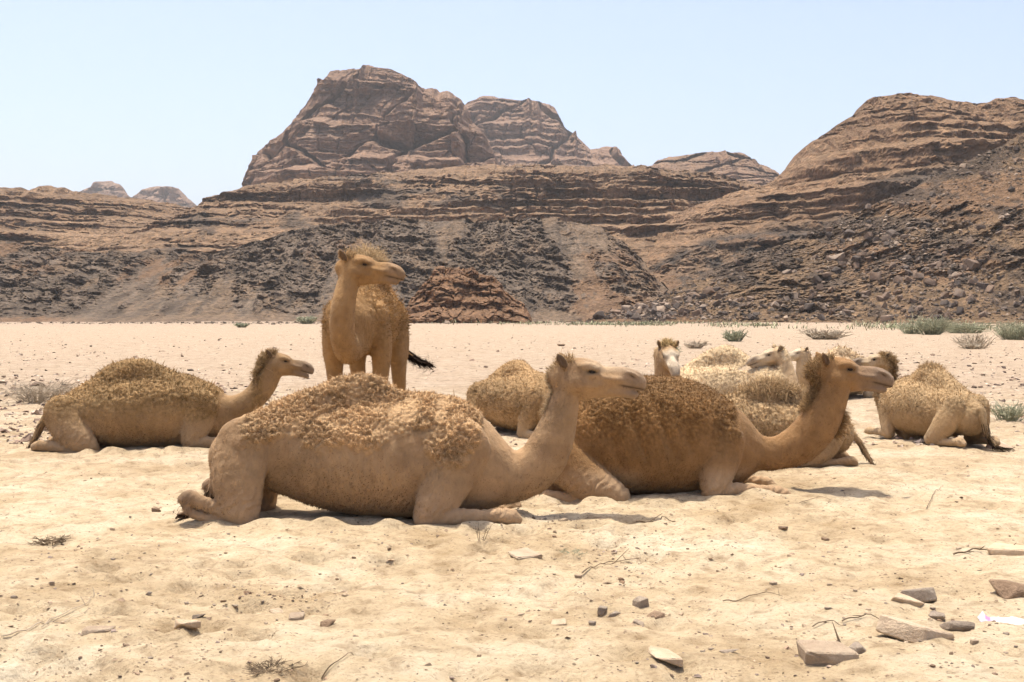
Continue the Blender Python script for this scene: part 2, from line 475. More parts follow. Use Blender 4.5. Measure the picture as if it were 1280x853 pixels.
def bench_colour(X, Y, Z, v, nz):
    c = _bc(X, Y, Z, v, nz)
    dk = sstep(-0.05, 0.15, fbm(X / 26, Z / 11, octv=5, seed=77, gain=0.65) + 0.45 * sstep(0.40, 0.05, v) - 0.25)
    c = mixc(0.8 * dk, c, dark_ramp(X, Z, 78))
    tal = sstep(0.0, 0.3, fbm(X / 30, Z / 8, octv=4, seed=79)) * sstep(0.55, 0.2, v)
    return mixc(0.6 * tal, c, A3(0.29, 0.205, 0.14))
hill('bench', ROCK_BED, np.arange(-420, 1110, 1.35), 300, 520, 2,
     [(-420, 190), (-200, 210), (-60, 228), (0, 236), (30, 236), (36, 240), (52, 235), (84, 234), (90, 240), (118, 243), (150, 247), (190, 252), (225, 257), (248, 263), (262, 254), (276, 250), (285, 240), (310, 235), (330, 228), (420, 222), (520, 214), (620, 206), (700, 208), (760, 207), (800, 208), (860, 214), (930, 226), (965, 238), (1000, 255), (1110, 320)], 130,
     prof_beds(17, 51, 2, 78, 0.72, 4.0, 150.0, 0.55, 0.03), bench_disp(3.0, 53), bench_colour, crest_noise=2.2, seed=12)

# dark broken basement hill at the foot, with chutes of debris
def chute(X, Z, seed, w=15.0):
    return sstep(0.05, 0.32, fbm((X + 0.25 * Z) / w, Z / (w * 3), octv=4, seed=seed, gain=0.6))
def crag_disp(a, seed, s=9.0, w=15.0):
    def d(X, Y, Z, v):
        hard = 1 - 0.7 * chute(X, Z, seed + 9, w)
        ed = np.clip(v * 5, 0, 1) * hard
        r = ridged(X / s + 0.08 * Z, Z / (s * 0.8), Y / s, 5, seed, 0.66)
        wl = worley2(X / 2.2 + 0.8 * vnoise(X / 4, Z / 4, seed=seed) + 0.5 * Z, Z / 1.6, seed + 4)
        y = -a * (r * 3.4 - 2.0) * ed - a * 0.55 * (wl[2] - 0.3) * ed - 2.4 * a * fbm(X / 38, Z / 60, octv=2, seed=seed + 3) * np.clip(v * 4, 0, 1)
        return a * 0.2 * fbm(X / 3, Z / 3, octv=3, seed=seed + 6) * ed, y, a * 0.7 * (r - 0.55) * ed
    return d
def crag_colour(seed, scree, dark, w=15.0, off=0.0, top=0.0):
    def f(X, Y, Z, v, nz):
        ch = chute(X, Z, seed + 9, w)
        n = fbm(X / 5.0, Z / 3.6, octv=5, seed=seed + 12, gain=0.72)
        big = fbm(X / 34, Z / 15, octv=3, seed=seed + 15)
        dm = sstep(-0.12, 0.12, 1.25 * n + 0.5 * big + 0.22 - 0.28 * ch - off + top * v - 0.9 * sstep(0.16, 0.02, v))
        sc = scree * (1 + 0.45 * fbm(X / 2.5, Z / 2.0, octv=4, seed=seed + 16, gain=0.7))[..., None]
        rust = A3(0.24, 0.155, 0.10) * (1 + 0.4 * n)[..., None]
        sc = mixc(sstep(0.05, 0.35, fbm(X / 20, Z / 12, octv=3, seed=seed + 19)) * 0.7, sc, rust)
        return mixc(dm * 0.92, sc, dark_ramp(X, Z, seed + 17, dark))
    return f
hill('dark_hill', ROCK_NEAR, np.arange(-380, 900, 1.3), lambda px: 206 + 16 * fbm(px / 70, px * 0, octv=4, seed=66), 300, -1.2,
     [(-380, 290), (-100, 300), (0, 303), (60, 312), (130, 318), (200, 314), (260, 318), (330, 300), (380, 284), (430, 279), (500, 275), (560, 276), (640, 274), (700, 276), (750, 284), (790, 312), (830, 360), (900, 404)], 120,
     lambda v, X, Z: np.interp(v, [0, .05, .11, .3, .65, 1], [0, .22, .34, .5, .72, 1]), crag_disp(2.4, 63, 8.0, 9.0), crag_colour(63, A3(0.22, 0.17, 0.128), A3(0.175, 0.145, 0.12), 9.0, 0.06), backd=60, crest_noise=3.0, seed=14)

# right-hand hill with bedded cap and dark basement below
def right_disp(a, seed):
    cd = crag_disp(a, seed, 11.0, 18.0)
    def d(X, Y, Z, v):
        x1, y1, z1 = cd(X, Y, Z, v)
        up = sstep(0.55, 0.7, v + 0.05 * fbm(X / 20, Z / 20, octv=3, seed=4))
        bed = fbm(X / 70, Z / 1.9 + 0.012 * X, Y / 60, 4, seed + 20, 0.65)
        bm = 0.3 + 0.7 * sstep(-0.2, 0.2, fbm(X / 26, Z / 9, octv=3, seed=seed + 22))
        y2 = -5.5 * bed * bm - 2.6 * ridged(X / 7, Z / 3, octv=4, seed=seed + 6, gain=0.65) - 6 * fbm(X / 40, Z / 40, octv=3, seed=seed + 7)
        w2 = worley2(X / 2.4 + 0.6 * vnoise(X / 3, Z / 2, seed=seed + 31), Z / 0.9, seed + 32)
        y2 = y2 - 2.2 * w2[2] * (0.35 + 0.65 * sstep(-0.15, 0.2, fbm(X / 12, Z / 6, octv=3, seed=seed + 33)))
        y1 = y1 - 1.0 * w2[2]
        return x1, y1 * (1 - up) + y2 * up, z1 * (1 - up) + up * 0.8 * fbm(X / 4, Z / 3, octv=3, seed=seed + 8)
    return d
_rb = prof_beds(15, 73, -4, 84, 0.72, 3.0, 80.0, 0.45, 0.03, gate=lambda v: sstep(0.45, 0.62, v))
def right_prof(v, X, Z): return _rb(v, X, Z)
_rc1 = cliff_colour(S_TAN, 1.5, 86, A3(0.29, 0.20, 0.13), 0.75, 6)
_rc2 = crag_colour(71, A3(0.235, 0.17, 0.12), A3(0.09, 0.077, 0.067), 18.0, -0.05)
def right_colour(X, Y, Z, v, nz):
    up = sstep(0.56, 0.66, v + 0.12 * fbm(X / 25, Z / 14, octv=4, seed=88))
    return mixc(up, _rc2(X, Y, Z, v, nz), _rc1(X, Y, Z, v, nz))
hill('right_hill', ROCK_BED, np.arange(640, 1820, 1.35), 250, 400, -2.0,
     [(640, 408), (690, 392), (720, 372), (745, 345), (775, 318), (800, 297), (835, 275), (870, 258), (905, 245), (940, 236), (966, 226), (978, 214), (992, 202), (1000, 190), (1012, 180), (1030, 166), (1062, 147), (1072, 139), (1080, 127), (1105, 121), (1130, 118), (1165, 121), (1205, 129), (1218, 133), (1238, 127), (1262, 123), (1285, 126), (1400, 122), (1600, 150), (1820, 230)], 150,
     right_prof, right_disp(2.4, 71), right_colour, crest_noise=1.6, seed=16)

# near scree slope on the right, littered with boulders
def scree_disp(X, Y, Z, v):
    ed = np.clip(v * 5, 0, 1)
    r = ridged(X / 7, Z / 5, Y / 7, 5, 91, 0.66)
    oc = sstep(0.0, 0.3, fbm((X - 0.6 * Z) / 22, Z / 14, octv=3, seed=95))
    w = worley2(X / 2.0 + 0.4 * vnoise(X / 3, Z / 3, seed=92) - 0.4 * Z, Z / 1.3, 93)
    y = -(0.6 + 2.6 * oc) * (r * 2.6 - 1.5) * ed - 1.3 * (w[2] - 0.3) * ed * (0.3 + 0.7 * oc) - 2.5 * fbm(X / 30, Z / 30, octv=2, seed=94) * ed
    return 0 * X, y, 0.6 * (r - 0.5) * ed
_sc = crag_colour(96, A3(0.225, 0.162, 0.108), A3(0.105, 0.083, 0.067), 16.0, 0.42, 0.35)
SCREE_O, SCREE, SCREE_N = hill('scree_slope', ROCK_NEAR, np.arange(690, 1780, 1.4), lambda px: np.interp(px, [690, 1000, 1280, 1780], [200, 172, 138, 96]) + 9 * fbm(px / 50, px * 0, octv=4, seed=67), lambda px: np.interp(px, [690, 1000, 1280, 1780], [212, 235, 235, 220]),
     -1.2, [(690, 404), (740, 398), (800, 382), (850, 358), (905, 332), (950, 316), (1000, 297), (1050, 276), (1100, 254), (1150, 230), (1200, 206), (1240, 188), (1280, 168), (1400, 118), (1600, 60), (1780, 20)], 140,
     lambda v, X, Z: np.interp(v, [0, .03, .08, .3, .65, 1], [0, .12, .22, .42, .70, 1]), scree_disp, _sc, backd=50, crest_noise=2.0, seed=18)

# red-brown outcrop standing on the flat before the dark hill
def outcrop_disp(X, Y, Z, v):
    w = worley2(X / 2.0 + 0.4 * vnoise(X / 2, Z / 2, seed=101), Z / 0.9, 102)
    r = ridged(X / 3, Z / 1.4, octv=4, seed=103, gain=0.65)
    return 0.3 * fbm(X, Z, octv=3, seed=104), -1.4 * w[2] * sstep(0, 0.15, w[1] - w[0]) - 1.6 * r - 1.2 * fbm(X / 5, Z / 3, octv=2, seed=105), 0.35 * fbm(X / 1.2, Z / 1.2, octv=3, seed=106)
_oc = cliff_colour([(0.0, (0.10, 0.055, 0.032)), (0.4, (0.21, 0.12, 0.07)), (0.7, (0.29, 0.18, 0.11)), (1, (0.36, 0.24, 0.16))], 0.5, 107, A3(0.28, 0.19, 0.13), 0.5, 2)
hill('outcrop', ROCK_NEAR, np.arange(500, 664, 1.1), 192, 203, -0.8,
     [(500, 398), (508, 384), (520, 366), (534, 352), (541, 341), (545, 335), (592, 335), (600, 343), (614, 346), (626, 352), (632, 364), (644, 374), (656, 380), (664, 398)], 60,
     prof_cliff(5, 108, 0.6, 0.1, 8), outcrop_disp, _oc, backd=10, crest_noise=2.0, seed=20)

# ------------------------------------------------------------------ dusty air
m = bpy.data.materials.new('haze'); m.use_nodes = True
nt = m.node_tree; nt.nodes.remove(nt.nodes['Principled BSDF'])
pv = nt.nodes.new('ShaderNodeVolumePrincipled')
pv.inputs['Color'].default_value = (1.0, 0.98, 0.95, 1)
pv.inputs['Density'].default_value = 0.00014
pv.inputs['Anisotropy'].default_value = 0.35
nt.links.new(pv.outputs['Volume'], nt.nodes['Material Output'].inputs['Volume'])
hx, hy0, hy1, hz0, hz1 = 3150.0, -250.0, 3200.0, -8.0, 330.0
HV = np.array([(x, y, z) for z in (hz0, hz1) for y in (hy0, hy1) for x in (-hx, hx)])
HF = np.array([(0, 2, 3, 1), (4, 5, 7, 6), (0, 1, 5, 4), (2, 6, 7, 3), (0, 4, 6, 2), (1, 3, 7, 5)])
add_obj('haze', make_mesh('haze', HV, HF, smooth=False), m, kind='stuff', label='thin dusty desert air over the whole valley', cat='haze')
# ------------------------------------------------------------------ camels: implicit bodies meshed into one continuous surface
def catmull(P, sub):
    P = np.asarray(P, np.float64)
    if len(P) < 3 or sub < 2: return P
    Q = np.vstack([2 * P[0] - P[1], P, 2 * P[-1] - P[-2]])
    out = []
    for i in range(1, len(Q) - 2):
        for t in np.linspace(0, 1, sub, endpoint=False):
            a, b, c, d = Q[i - 1], Q[i], Q[i + 1], Q[i + 2]
            out.append(0.5 * (2 * b + (c - a) * t + (2 * a - 5 * b + 4 * c - d) * t * t + (3 * b - a - 3 * c + d) * t ** 3))
    out.append(P[-1])
    out = np.array(out)
    out[:, 3] = np.maximum(out[:, 3], 0.004)
    return out

class Sdf:
    """list of tapered chains; each point is (x, y, z, radius, lateral squash)"""
    def __init__(self): self.items = []
    def chain(self, pts, k=0.03, axis=(0, 1, 0), op='add', sub=4):
        pts = [tuple(p) + ((1.0,) if len(p) == 4 else ()) for p in pts]
        self.items.append((catmull(pts, sub), k, np.array(axis, np.float64) / np.linalg.norm(axis), op))
    def mirror(self, pts, k=0.03, sub=4, dx=0.0):
        self.chain(pts, k, sub=sub)
        self.chain([(p[0] + dx, -p[1]) + tuple(p[2:]) for p in pts], k, sub=sub)
    def mesh(self, h):
        lo = np.full(3, 1e9); hi = -lo
        for P, k, ax, op in self.items:
            if op == 'cut': continue
            R = (P[:, 3] * np.maximum(1, P[:, 4]))[:, None]
            lo = np.minimum(lo, (P[:, :3] - R).min(0)); hi = np.maximum(hi, (P[:, :3] + R).max(0))
        lo -= 3 * h; hi += 3 * h
        ax3 = [np.arange(lo[i], hi[i] + h, h).astype(np.float32) for i in range(3)]
        D = np.full([len(a) for a in ax3], 0.5, np.float32)
        for P, k, ax, op in self.items:
            mg = k * 1.2 + 2 * h
            R = (P[:, 3] * np.maximum(1, P[:, 4]))[:, None]
            clo = (P[:, :3] - R).min(0) - mg; chi = (P[:, :3] + R).max(0) + mg
            s = [(max(0, int(np.searchsorted(ax3[i], clo[i]))), min(len(ax3[i]), int(np.searchsorted(ax3[i], chi[i])) + 1)) for i in range(3)]
            if any(b <= a for a, b in s): continue
            E = np.full([b - a for a, b in s], 0.5, np.float32)
            for j in range(len(P) - 1):
                a, b = P[j], P[j + 1]
                Rj = max(a[3] * max(1, a[4]), b[3] * max(1, b[4])) + mg
                l2 = np.minimum(a[:3], b[:3]) - Rj; h2 = np.maximum(a[:3], b[:3]) + Rj
                t = [(max(s[i][0], int(np.searchsorted(ax3[i], l2[i]))), min(s[i][1], int(np.searchsorted(ax3[i], h2[i])) + 1)) for i in range(3)]
                if any(y <= x for x, y in t): continue
                x = ax3[0][t[0][0]:t[0][1], None, None] - np.float32(a[0])
                y = ax3[1][None, t[1][0]:t[1][1], None] - np.float32(a[1])
                z = ax3[2][None, None, t[2][0]:t[2][1]] - np.float32(a[2])
                ba = (b - a).astype(np.float32); L = float(ba[:3] @ ba[:3]) + 1e-9
                u = np.clip((x * ba[0] + y * ba[1] + z * ba[2]) / L, 0, 1)
                vx, vy, vz = x - u * ba[0], y - u * ba[1], z - u * ba[2]
                sq = a[4] + (b[4] - a[4]) * u
                dt = (vx * ax[0] + vy * ax[1] + vz * ax[2]).astype(np.float32)
                d2 = vx * vx + vy * vy + vz * vz + dt * dt * (1 / (sq * sq) - 1)
                d = (np.sqrt(np.maximum(d2, 0)) - (a[3] + (b[3] - a[3]) * u)).astype(np.float32)
                sl = tuple(slice(t[i][0] - s[i][0], t[i][1] - s[i][0]) for i in range(3))
                E[sl] = np.minimum(E[sl], d)
            sl = tuple(slice(a, b) for a, b in s)
            C = D[sl]
            if op == 'add':
                q = np.maximum(k - np.abs(C - E), 0) / k
                D[sl] = np.minimum(C, E) - q * q * k * 0.25
            else:
                E = -E
                q = np.maximum(k - np.abs(C - E), 0) / k
                D[sl] = np.maximum(C, E) + q * q * k * 0.25
        return surface_nets(D, lo, h)

def surface_nets(D, lo, h):
    S = D < 0
    nx, ny, nz = D.shape
    cnt = np.zeros((nx - 1, ny - 1, nz - 1), np.uint8)
    for a in (0, 1):
        for b in (0, 1):
            for c in (0, 1): cnt += S[a:nx - 1 + a, b:ny - 1 + b, c:nz - 1 + c]
    act = (cnt > 0) & (cnt < 8)
    I, J, K = np.nonzero(act)
    idx = np.full(act.shape, -1, np.int32); idx[I, J, K] = np.arange(len(I))
    acc = np.zeros((len(I), 3), np.float32); num = np.zeros(len(I), np.float32)
    cor = [(a, b, c) for a in (0, 1) for b in (0, 1) for c in (0, 1)]
    for a in cor:
        for ax in range(3):
            if a[ax] == 1: continue
            b = list(a); b[ax] = 1
            da = D[I + a[0], J + a[1], K + a[2]]; db = D[I + b[0], J + b[1], K + b[2]]
            m = (da < 0) != (db < 0)
            t = np.where(m, da / np.where(m, da - db, 1), 0)
            for c in range(3):
                acc[:, c] += np.where(m, a[c] + (t if c == ax else 0), 0)
            num += m
    V = (np.stack([I, J, K], -1) + acc / num[:, None]) * h + lo
    F = []
    for ax in range(3):
        o1, o2 = (ax + 1) % 3, (ax + 2) % 3
        sl0 = [slice(1, n - 1) for n in D.shape]; sl0[ax] = slice(0, D.shape[ax] - 1)
        sl1 = list(sl0); sl1[ax] = slice(1, D.shape[ax])
        A, B = S[tuple(sl0)], S[tuple(sl1)]
        e = np.nonzero(A != B)
        p = [e[0] + (0 if ax == 0 else 1), e[1] + (0 if ax == 1 else 1), e[2] + (0 if ax == 2 else 1)]
        def cell(d1, d2):
            q = [p[0], p[1], p[2]]; q[o1] = q[o1] - d1; q[o2] = q[o2] - d2
            return idx[q[0], q[1], q[2]]
        quad = np.stack([cell(1, 1), cell(0, 1), cell(0, 0), cell(1, 0)], -1)
        inside = A[e]
        quad[~inside] = quad[~inside][:, ::-1]
        F.append(quad)
    return V.astype(np.float32), np.concatenate(F)

def rot_head(yaw, pitch, roll=0.0):
    cy, sy, cp, sp, cr, sr = math.cos(yaw), math.sin(yaw), math.cos(pitch), math.sin(pitch), math.cos(roll), math.sin(roll)
    Rz = np.array([[cy, -sy, 0], [sy, cy, 0], [0, 0, 1]]); Ry = np.array([[cp, 0, -sp], [0, 1, 0], [sp, 0, cp]])
    Rx = np.array([[1, 0, 0], [0, cr, -sr], [0, sr, cr]])
    return Rz @ Ry @ Rx                                   # pitch > 0 lifts the nose

def head_chains(S, pos, R, s, mouth=0.0, ear_back=0.3, ear_out=1.0, thick=1.0):
    """head frame: x to the nose, y left, z up; origin at the poll"""
    pos = np.asarray(pos, float)
    def T(pts): return [tuple(pos + R @ (np.array(p[:3]) * s)) + (p[3] * s,) + tuple(p[4:]) for p in pts]
    ly = R @ np.array([0, 1.0, 0])
    def add(pts, k=0.02, op='add', axis=ly, sub=4): S.chain(T(pts), k * s, axis, op, sub)
    add([(-0.02, 0, -0.06, .085, .9), (.07, 0, -.035, .105, .88), (.15, 0, -.028, .103, .92), (.21, 0, -.034, .094, .95)], .05)     # cranium, forehead
    add([(.20, 0, -.060, .096, .82), (.29, 0, -.078, .088, .70), (.38, 0, -.084, .080, .68), (.46, 0, -.084, .076, .76), (.52, 0, -.092, .066, .86), (.558, 0, -.106, .050, .95)], .03)  # muzzle
    add([(.34, 0, -.030, .026, .8), (.42, 0, -.034, .036, .9), (.48, 0, -.046, .036, 1.0), (.53, 0, -.068, .028, 1.1)], .035)        # nose ridge
    add([(.545, 0, -.112, .040, 1.05), (.572, 0, -.146, .025, 1.25)], .025)                                                         # hanging upper lip
    jd = mouth
    add([(.05, 0, -.130, .085, .8), (.14, 0, -.155, .078, .8), (.25, 0, -.155 - .2 * jd, .060, .74), (.36, 0, -.158 - .45 * jd, .046, .78), (.45, 0, -.165 - .75 * jd, .040, .95), (.505, 0, -.178 - jd, .033, 1.1), (.525, 0, -.182 - jd, .025, 1.2)], .016)  # lower jaw
    for sd in (1, -1):
        add([(.08, sd * .055, -.10, .066), (.17, sd * .055, -.108, .058), (.26, sd * .040, -.115, .044)], .04)                        # cheek
        add([(.15, sd * .078, .014, .026), (.205, sd * .089, .020, .024), (.255, sd * .076, .000, .020)], .025)                       # brow
        add([(.205, sd * .098, -.020, .020), (.235, sd * .094, -.022, .018)], .018, 'cut', sub=1)                                     # eye socket
        add([(.185, sd * .086, -.050, .018), (.235, sd * .085, -.054, .018), (.27, sd * .073, -.048, .014)], .02)                     # lower lid
        add([(.185, sd * .090, -.004, .013), (.222, sd * .099, .001, .014), (.258, sd * .088, -.012, .012)], .012)                    # upper lid
        add([(.27, sd * .060, -.062, .016), (.34, sd * .058, -.075, .018), (.42, sd * .058, -.082, .018)], .03)                       # cheek bone
        add([(.475, sd * .058, -.046, .006), (.505, sd * .066, -.058, .012), (.535, sd * .062, -.078, .008)], .008, 'cut')
        add([(.47, sd * .046, -.030, .010), (.51, sd * .052, -.042, .012), (.545, sd * .048, -.064, .009)], .012)             # nostril
        add([(.40, sd * .060, -.120 - .1 * jd, .003), (.45, sd * .062, -.128 - .25 * jd, .006), (.50, sd * .062, -.138 - .4 * jd, .008), (.56, sd * .048, -.156 - .5 * jd, .011)], .008, 'cut')  # mouth line
        ex, ey = -.05 * ear_back * 2, .050 * ear_out
        e = [(.040, sd * .080, .012, .024), (.040 + ex * .45, sd * (.085 + ey * .55), .042, .034), (.040 + ex * .85, sd * (.085 + ey * .9), .074, .031), (.040 + ex * 1.15, sd * (.085 + ey * 1.15), .104, .012)]
        ea = R @ np.array([.55, sd * .8, -.1])
        S.chain(T([q + (.5,) for q in e]), .015 * s, ea, 'add', 3)
        c = [(q[0] + .012, q[1] + sd * .017, q[2] + .002, q[3] * .70, .6) for q in e[1:3]]
        S.chain(T(c), .006 * s, ea, 'cut', 2)
    return T

def tuft_mesh(name, P, N, L, W, colr, rnd, droop=0.35, curl=0.35, lie=None, seg=3, up=0.5):
    """small curled locks of hair: tapered ribbons"""
    n = len(P)
    r = rnd.normal(size=(n, 3)).astype(np.float32)
    tg = r - (r * N).sum(1, keepdims=True) * N; tg /= np.maximum(np.linalg.norm(tg, axis=1, keepdims=True), 1e-6)
    d = up * N + 0.75 * tg + np.array([0, 0, -droop], np.float32)
    if lie is not None: d = d + lie
    d /= np.linalg.norm(d, axis=1, keepdims=True)
    side = np.cross(d, N + 0.12 * r); side /= np.maximum(np.linalg.norm(side, axis=1, keepdims=True), 1e-6)
    bend = np.cross(side, d)
    cv = rnd.normal(size=(n, 1)) * curl
    L = L[:, None]; W = W[:, None]
    pts = []
    for j in range(seg + 1):
        t = j / seg
        c = P + d * L * (np.sin(t * 2.2) / 1.1) + bend * (cv * L * (1 - np.cos(t * 2.2))) + np.array([0, 0, -0.35 * droop]) * L * t * t
        w = W * (1 - 0.75 * t ** 1.5)
        pts += [c + side * w, c - side * w]
    V = np.stack(pts, 1).reshape(-1, 3)
    m = 2 * (seg + 1)
    f = np.array([(2 * j, 2 * j + 1, 2 * j + 3, 2 * j + 2) for j in range(seg)])
    F = (np.arange(n)[:, None, None] * m + f[None]).reshape(-1, 4)
    C = np.repeat(colr, m, 0)
    tip = np.tile(np.repeat(np.linspace(0.78, 1.22, seg + 1), 2), n)[:, None]
    me = make_mesh(name, V, F, smooth=True, color=np.clip(C * tip, 0.005, 0.9))
    return me

m = Mat('camel_hide', 0.88, 0.12)
p = m.objpos()
c = m.mix(0.55, m.attr('Col', 'Color'), m.ramp(m.noise(p, 14.0, 6, 0.7), [(0.25, (0.74, 0.72, 0.70)), (0.5, (1, 1, 1)), (0.75, (1.18, 1.16, 1.12))]), 'MULTIPLY')
m.base(c)
wr = m.n('ShaderNodeTexNoise', Scale=16.0, Detail=3.0, Roughness=0.6, Distortion=1.2); m.l(m.scale(p, (1.0, 1.0, 0.4)), wr.inputs['Vector'])
hb = m.math('ADD', m.noise(p, 7.0, 4, 0.6), m.math('MULTIPLY', wr.outputs['Fac'], 0.5))
hb = m.math('ADD', hb, m.math('MULTIPLY', m.noise(m.scale(p, (1, 1, 0.3)), 170.0, 3, 0.75), 0.22))
m.bump(hb, 0.8, 0.03)
m.b.inputs['Sheen Weight'].default_value = 0.12
m.b.inputs['Sheen Roughness'].default_value = 0.5
m.b.inputs['Sheen Tint'].default_value = (0.9, 0.78, 0.6, 1)
HIDE = m.m
m = Mat('camel_wool', 0.95, 0.05)
m.base(m.attr('Col', 'Color'))
tr = m.n('ShaderNodeBsdfTranslucent'); m.l(m.attr('Col', 'Color'), tr.inputs['Color'])
mx = m.n('ShaderNodeMixShader'); mx.inputs[0].default_value = 0.25
m.l(m.b.outputs[0], mx.inputs[1]); m.l(tr.outputs[0], mx.inputs[2])
m.l(mx.outputs[0], m.nt.nodes['Material Output'].inputs['Surface'])
WOOL = m.m
m = Mat('eye_dark', 0.3, 0.25); m.base((0.012, 0.008, 0.006)); EYE = m.m

def ellipsoid(rx, ry, rz, nu=12, nv=8):
    u = np.linspace(0, 2 * np.pi, nu, endpoint=False); v = np.linspace(0, np.pi, nv + 1)
    V = np.array([(rx * np.sin(b) * np.cos(a), ry * np.sin(b) * np.sin(a), rz * np.cos(b)) for b in v for a in u])
    F = [(i * nu + j, (i + 1) * nu + j, (i + 1) * nu + (j + 1) % nu, i * nu + (j + 1) % nu) for i in range(nv) for j in range(nu)]
    return V, np.array(F)
EYE_MESH = make_mesh('eye', *ellipsoid(0.026, 0.016, 0.017)); EYE_MESH.materials.append(EYE)

def finish_camel(S, label, loc, yaw, scale, head, h, hide, wool_c, mask, paint=None, wool_thick=0.03, n_tuft=8000, tuft=(0.035, 0.005), tail=None,
                 crest=None, seed=1, root_shade=0.5, extra=None, lump=0.035, shape=None, coat=0.7, coat_len=0.016, puff=0.8):
    """mesh the body, paint it, grow the wool, add eyes and tail; S is in the camel's own metres"""
    rnd = np.random.default_rng(seed)
    hp, hR, hs = head
    V, F = S.mesh(h)
    N = vert_normals(V, F)
    HL = ((V - np.asarray(hp)) @ hR) / hs                      # head coordinates
    onhead = (HL[:, 0] > 0.03) & (HL[:, 0] < 0.7) & (np.abs(HL[:, 1]) < 0.2) & (HL[:, 2] < 0.2) & (HL[:, 2] > -0.24)
    x, y, z = V.T
    if shape is not None:
        V = V + N * shape(x, y, z, N)[:, None]; x, y, z = V.T
    wm = mask(x, y, z, HL) * np.where(onhead, 0.0, 1.0)
    wm = np.clip(wm, 0, 1)
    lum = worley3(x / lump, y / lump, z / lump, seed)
    lum2 = fbm(x / 0.12, y / 0.12, z / 0.12, 3, seed + 3)
    V = V + N * (wm * wool_thick * (0.45 + puff * (0.72 - lum) + 0.55 * lum2))[:, None]
    V = V + N * (0.004 * fbm(x / 0.09, y / 0.09, z / 0.16, 3, seed + 8) * (1 - 0.7 * onhead))[:, None]
    joint = np.exp(-((z - 0.11) / 0.09) ** 2) * sstep(.17, .24, np.abs(y)) * (z < .4)      # folds of skin round knees and elbows
    ph = fbm(x / 0.10, y / 0.2, z / 0.10, 3, seed + 41)
    V = V + N * (0.0045 * joint * np.sin(95 * (x * 0.8 - z * 0.6) + 7 * ph))[:, None]
    N = vert_normals(V, F)
    big = fbm(x / 0.3, y / 0.3, z / 0.3, 3, seed + 4)
    mot = fbm(x / 0.06, y / 0.06, z / 0.09, 4, seed + 6, 0.7)
    C = np.array(hide, np.float32) * (1 + 0.24 * big + 0.20 * mot)[:, None]
    C = mixc(0.5 * sstep(0.12, 0.45, fbm(x / 0.22, y / 0.22, z / 0.22, 4, seed + 26, 0.6)), C, np.array(hide, np.float32) * np.array((0.72, 0.68, 0.66), np.float32))
    spots = sstep(0.20, 0.10, worley3(x / 0.055, y / 0.055, z / 0.055, seed + 31)) * sstep(-0.1, 0.3, fbm(x / 0.2, y / 0.2, z / 0.2, 2, seed + 32))
    C = mixc(spots * 0.22 * (1 - onhead), C, np.array(hide, np.float32) * 0.5)
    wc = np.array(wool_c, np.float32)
    wcol = wc * (1 + 0.40 * big + root_shade * (0.55 - lum))[:, None]  # gaps between lumps painted darker: root tone plus occlusion shade in the colour
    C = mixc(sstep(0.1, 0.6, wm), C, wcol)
    # calloused pads and pale lower legs
    if paint is not None: C = paint(C, x, y, z, HL, onhead)
    mz = sstep(0.34, 0.5, HL[:, 0]) * onhead
    C = mixc(mz * 0.45, C, np.array((0.26, 0.205, 0.165), np.float32))
    mouthline = onhead * sstep(0.39, 0.45, HL[:, 0]) * np.exp(-((HL[:, 2] + 0.119 + 0.21 * (HL[:, 0] - .40)) / 0.008) ** 2)
    nost = onhead * np.exp(-((HL[:, 0] - 0.507) / 0.024) ** 2 - ((HL[:, 2] + 0.061 + 0.55 * (HL[:, 0] - .507)) / 0.009) ** 2)
    C = mixc(np.clip(0.85 * mouthline + 0.9 * nost, 0, 1), C, np.array((0.05, 0.03, 0.024), np.float32))
    eyer = onhead * np.exp(-((HL[:, 0] - 0.224) / 0.040) ** 2 - ((HL[:, 2] + 0.020) / 0.021) ** 2)
    C = mixc(np.clip(0.8 * eyer, 0, 1), C, np.array((0.06, 0.04, 0.028), np.float32))
    NH = N @ hR
    ear = (HL[:, 0] > -0.10) & (HL[:, 0] < 0.08) & (np.abs(HL[:, 1]) > 0.098) & (HL[:, 2] > 0.0) & (HL[:, 2] < 0.16)
    inner = ear * sstep(0.35, 0.65, NH[:, 0] * 0.55 + NH[:, 1] * np.sign(HL[:, 1]) * 0.8)
    C = mixc(0.8 * inner, C, np.array((0.085, 0.055, 0.038), np.float32))
    if extra is not None: C = extra(C, x, y, z, HL, onhead)
    C = C * np.array((0.88, 0.82, 0.745), np.float32)
    root = bpy.data.objects.new('camel', None); col.objects.link(root)
    root.empty_display_size = 0.3
    root.location = loc; root.rotation_euler = (0, 0, yaw); root.scale = (scale,) * 3
    root['label'] = label; root['category'] = 'camel'; root['group'] = 'camels resting on the sand'
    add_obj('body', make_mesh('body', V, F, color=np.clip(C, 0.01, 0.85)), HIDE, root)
    # wool
    T = np.concatenate([F[:, [0, 1, 2]], F[:, [0, 2, 3]]])
    ar = np.linalg.norm(np.cross(V[T[:, 1]] - V[T[:, 0]], V[T[:, 2]] - V[T[:, 0]]), axis=1)
    w = ar * (wm[T].mean(1) ** 0.8) * (z[T[:, 0]] > 0.02)
    if n_tuft and w.sum() > 0:
        t = rnd.choice(len(T), n_tuft, p=w / w.sum())
        b = rnd.dirichlet((1, 1, 1), n_tuft)
        Pp = (V[T[t]] * b[..., None]).sum(1); Nn = (N[T[t]] * b[..., None]).sum(1)
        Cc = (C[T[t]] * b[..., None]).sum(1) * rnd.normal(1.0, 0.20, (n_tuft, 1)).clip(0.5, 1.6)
        wl = wm[T[t]].mean(1)
        L = tuft[0] * rnd.uniform(0.6, 1.4, n_tuft) * (0.35 + 0.65 * wl); W = tuft[1] * rnd.uniform(0.6, 1.4, n_tuft) * (0.5 + 0.5 * wl)
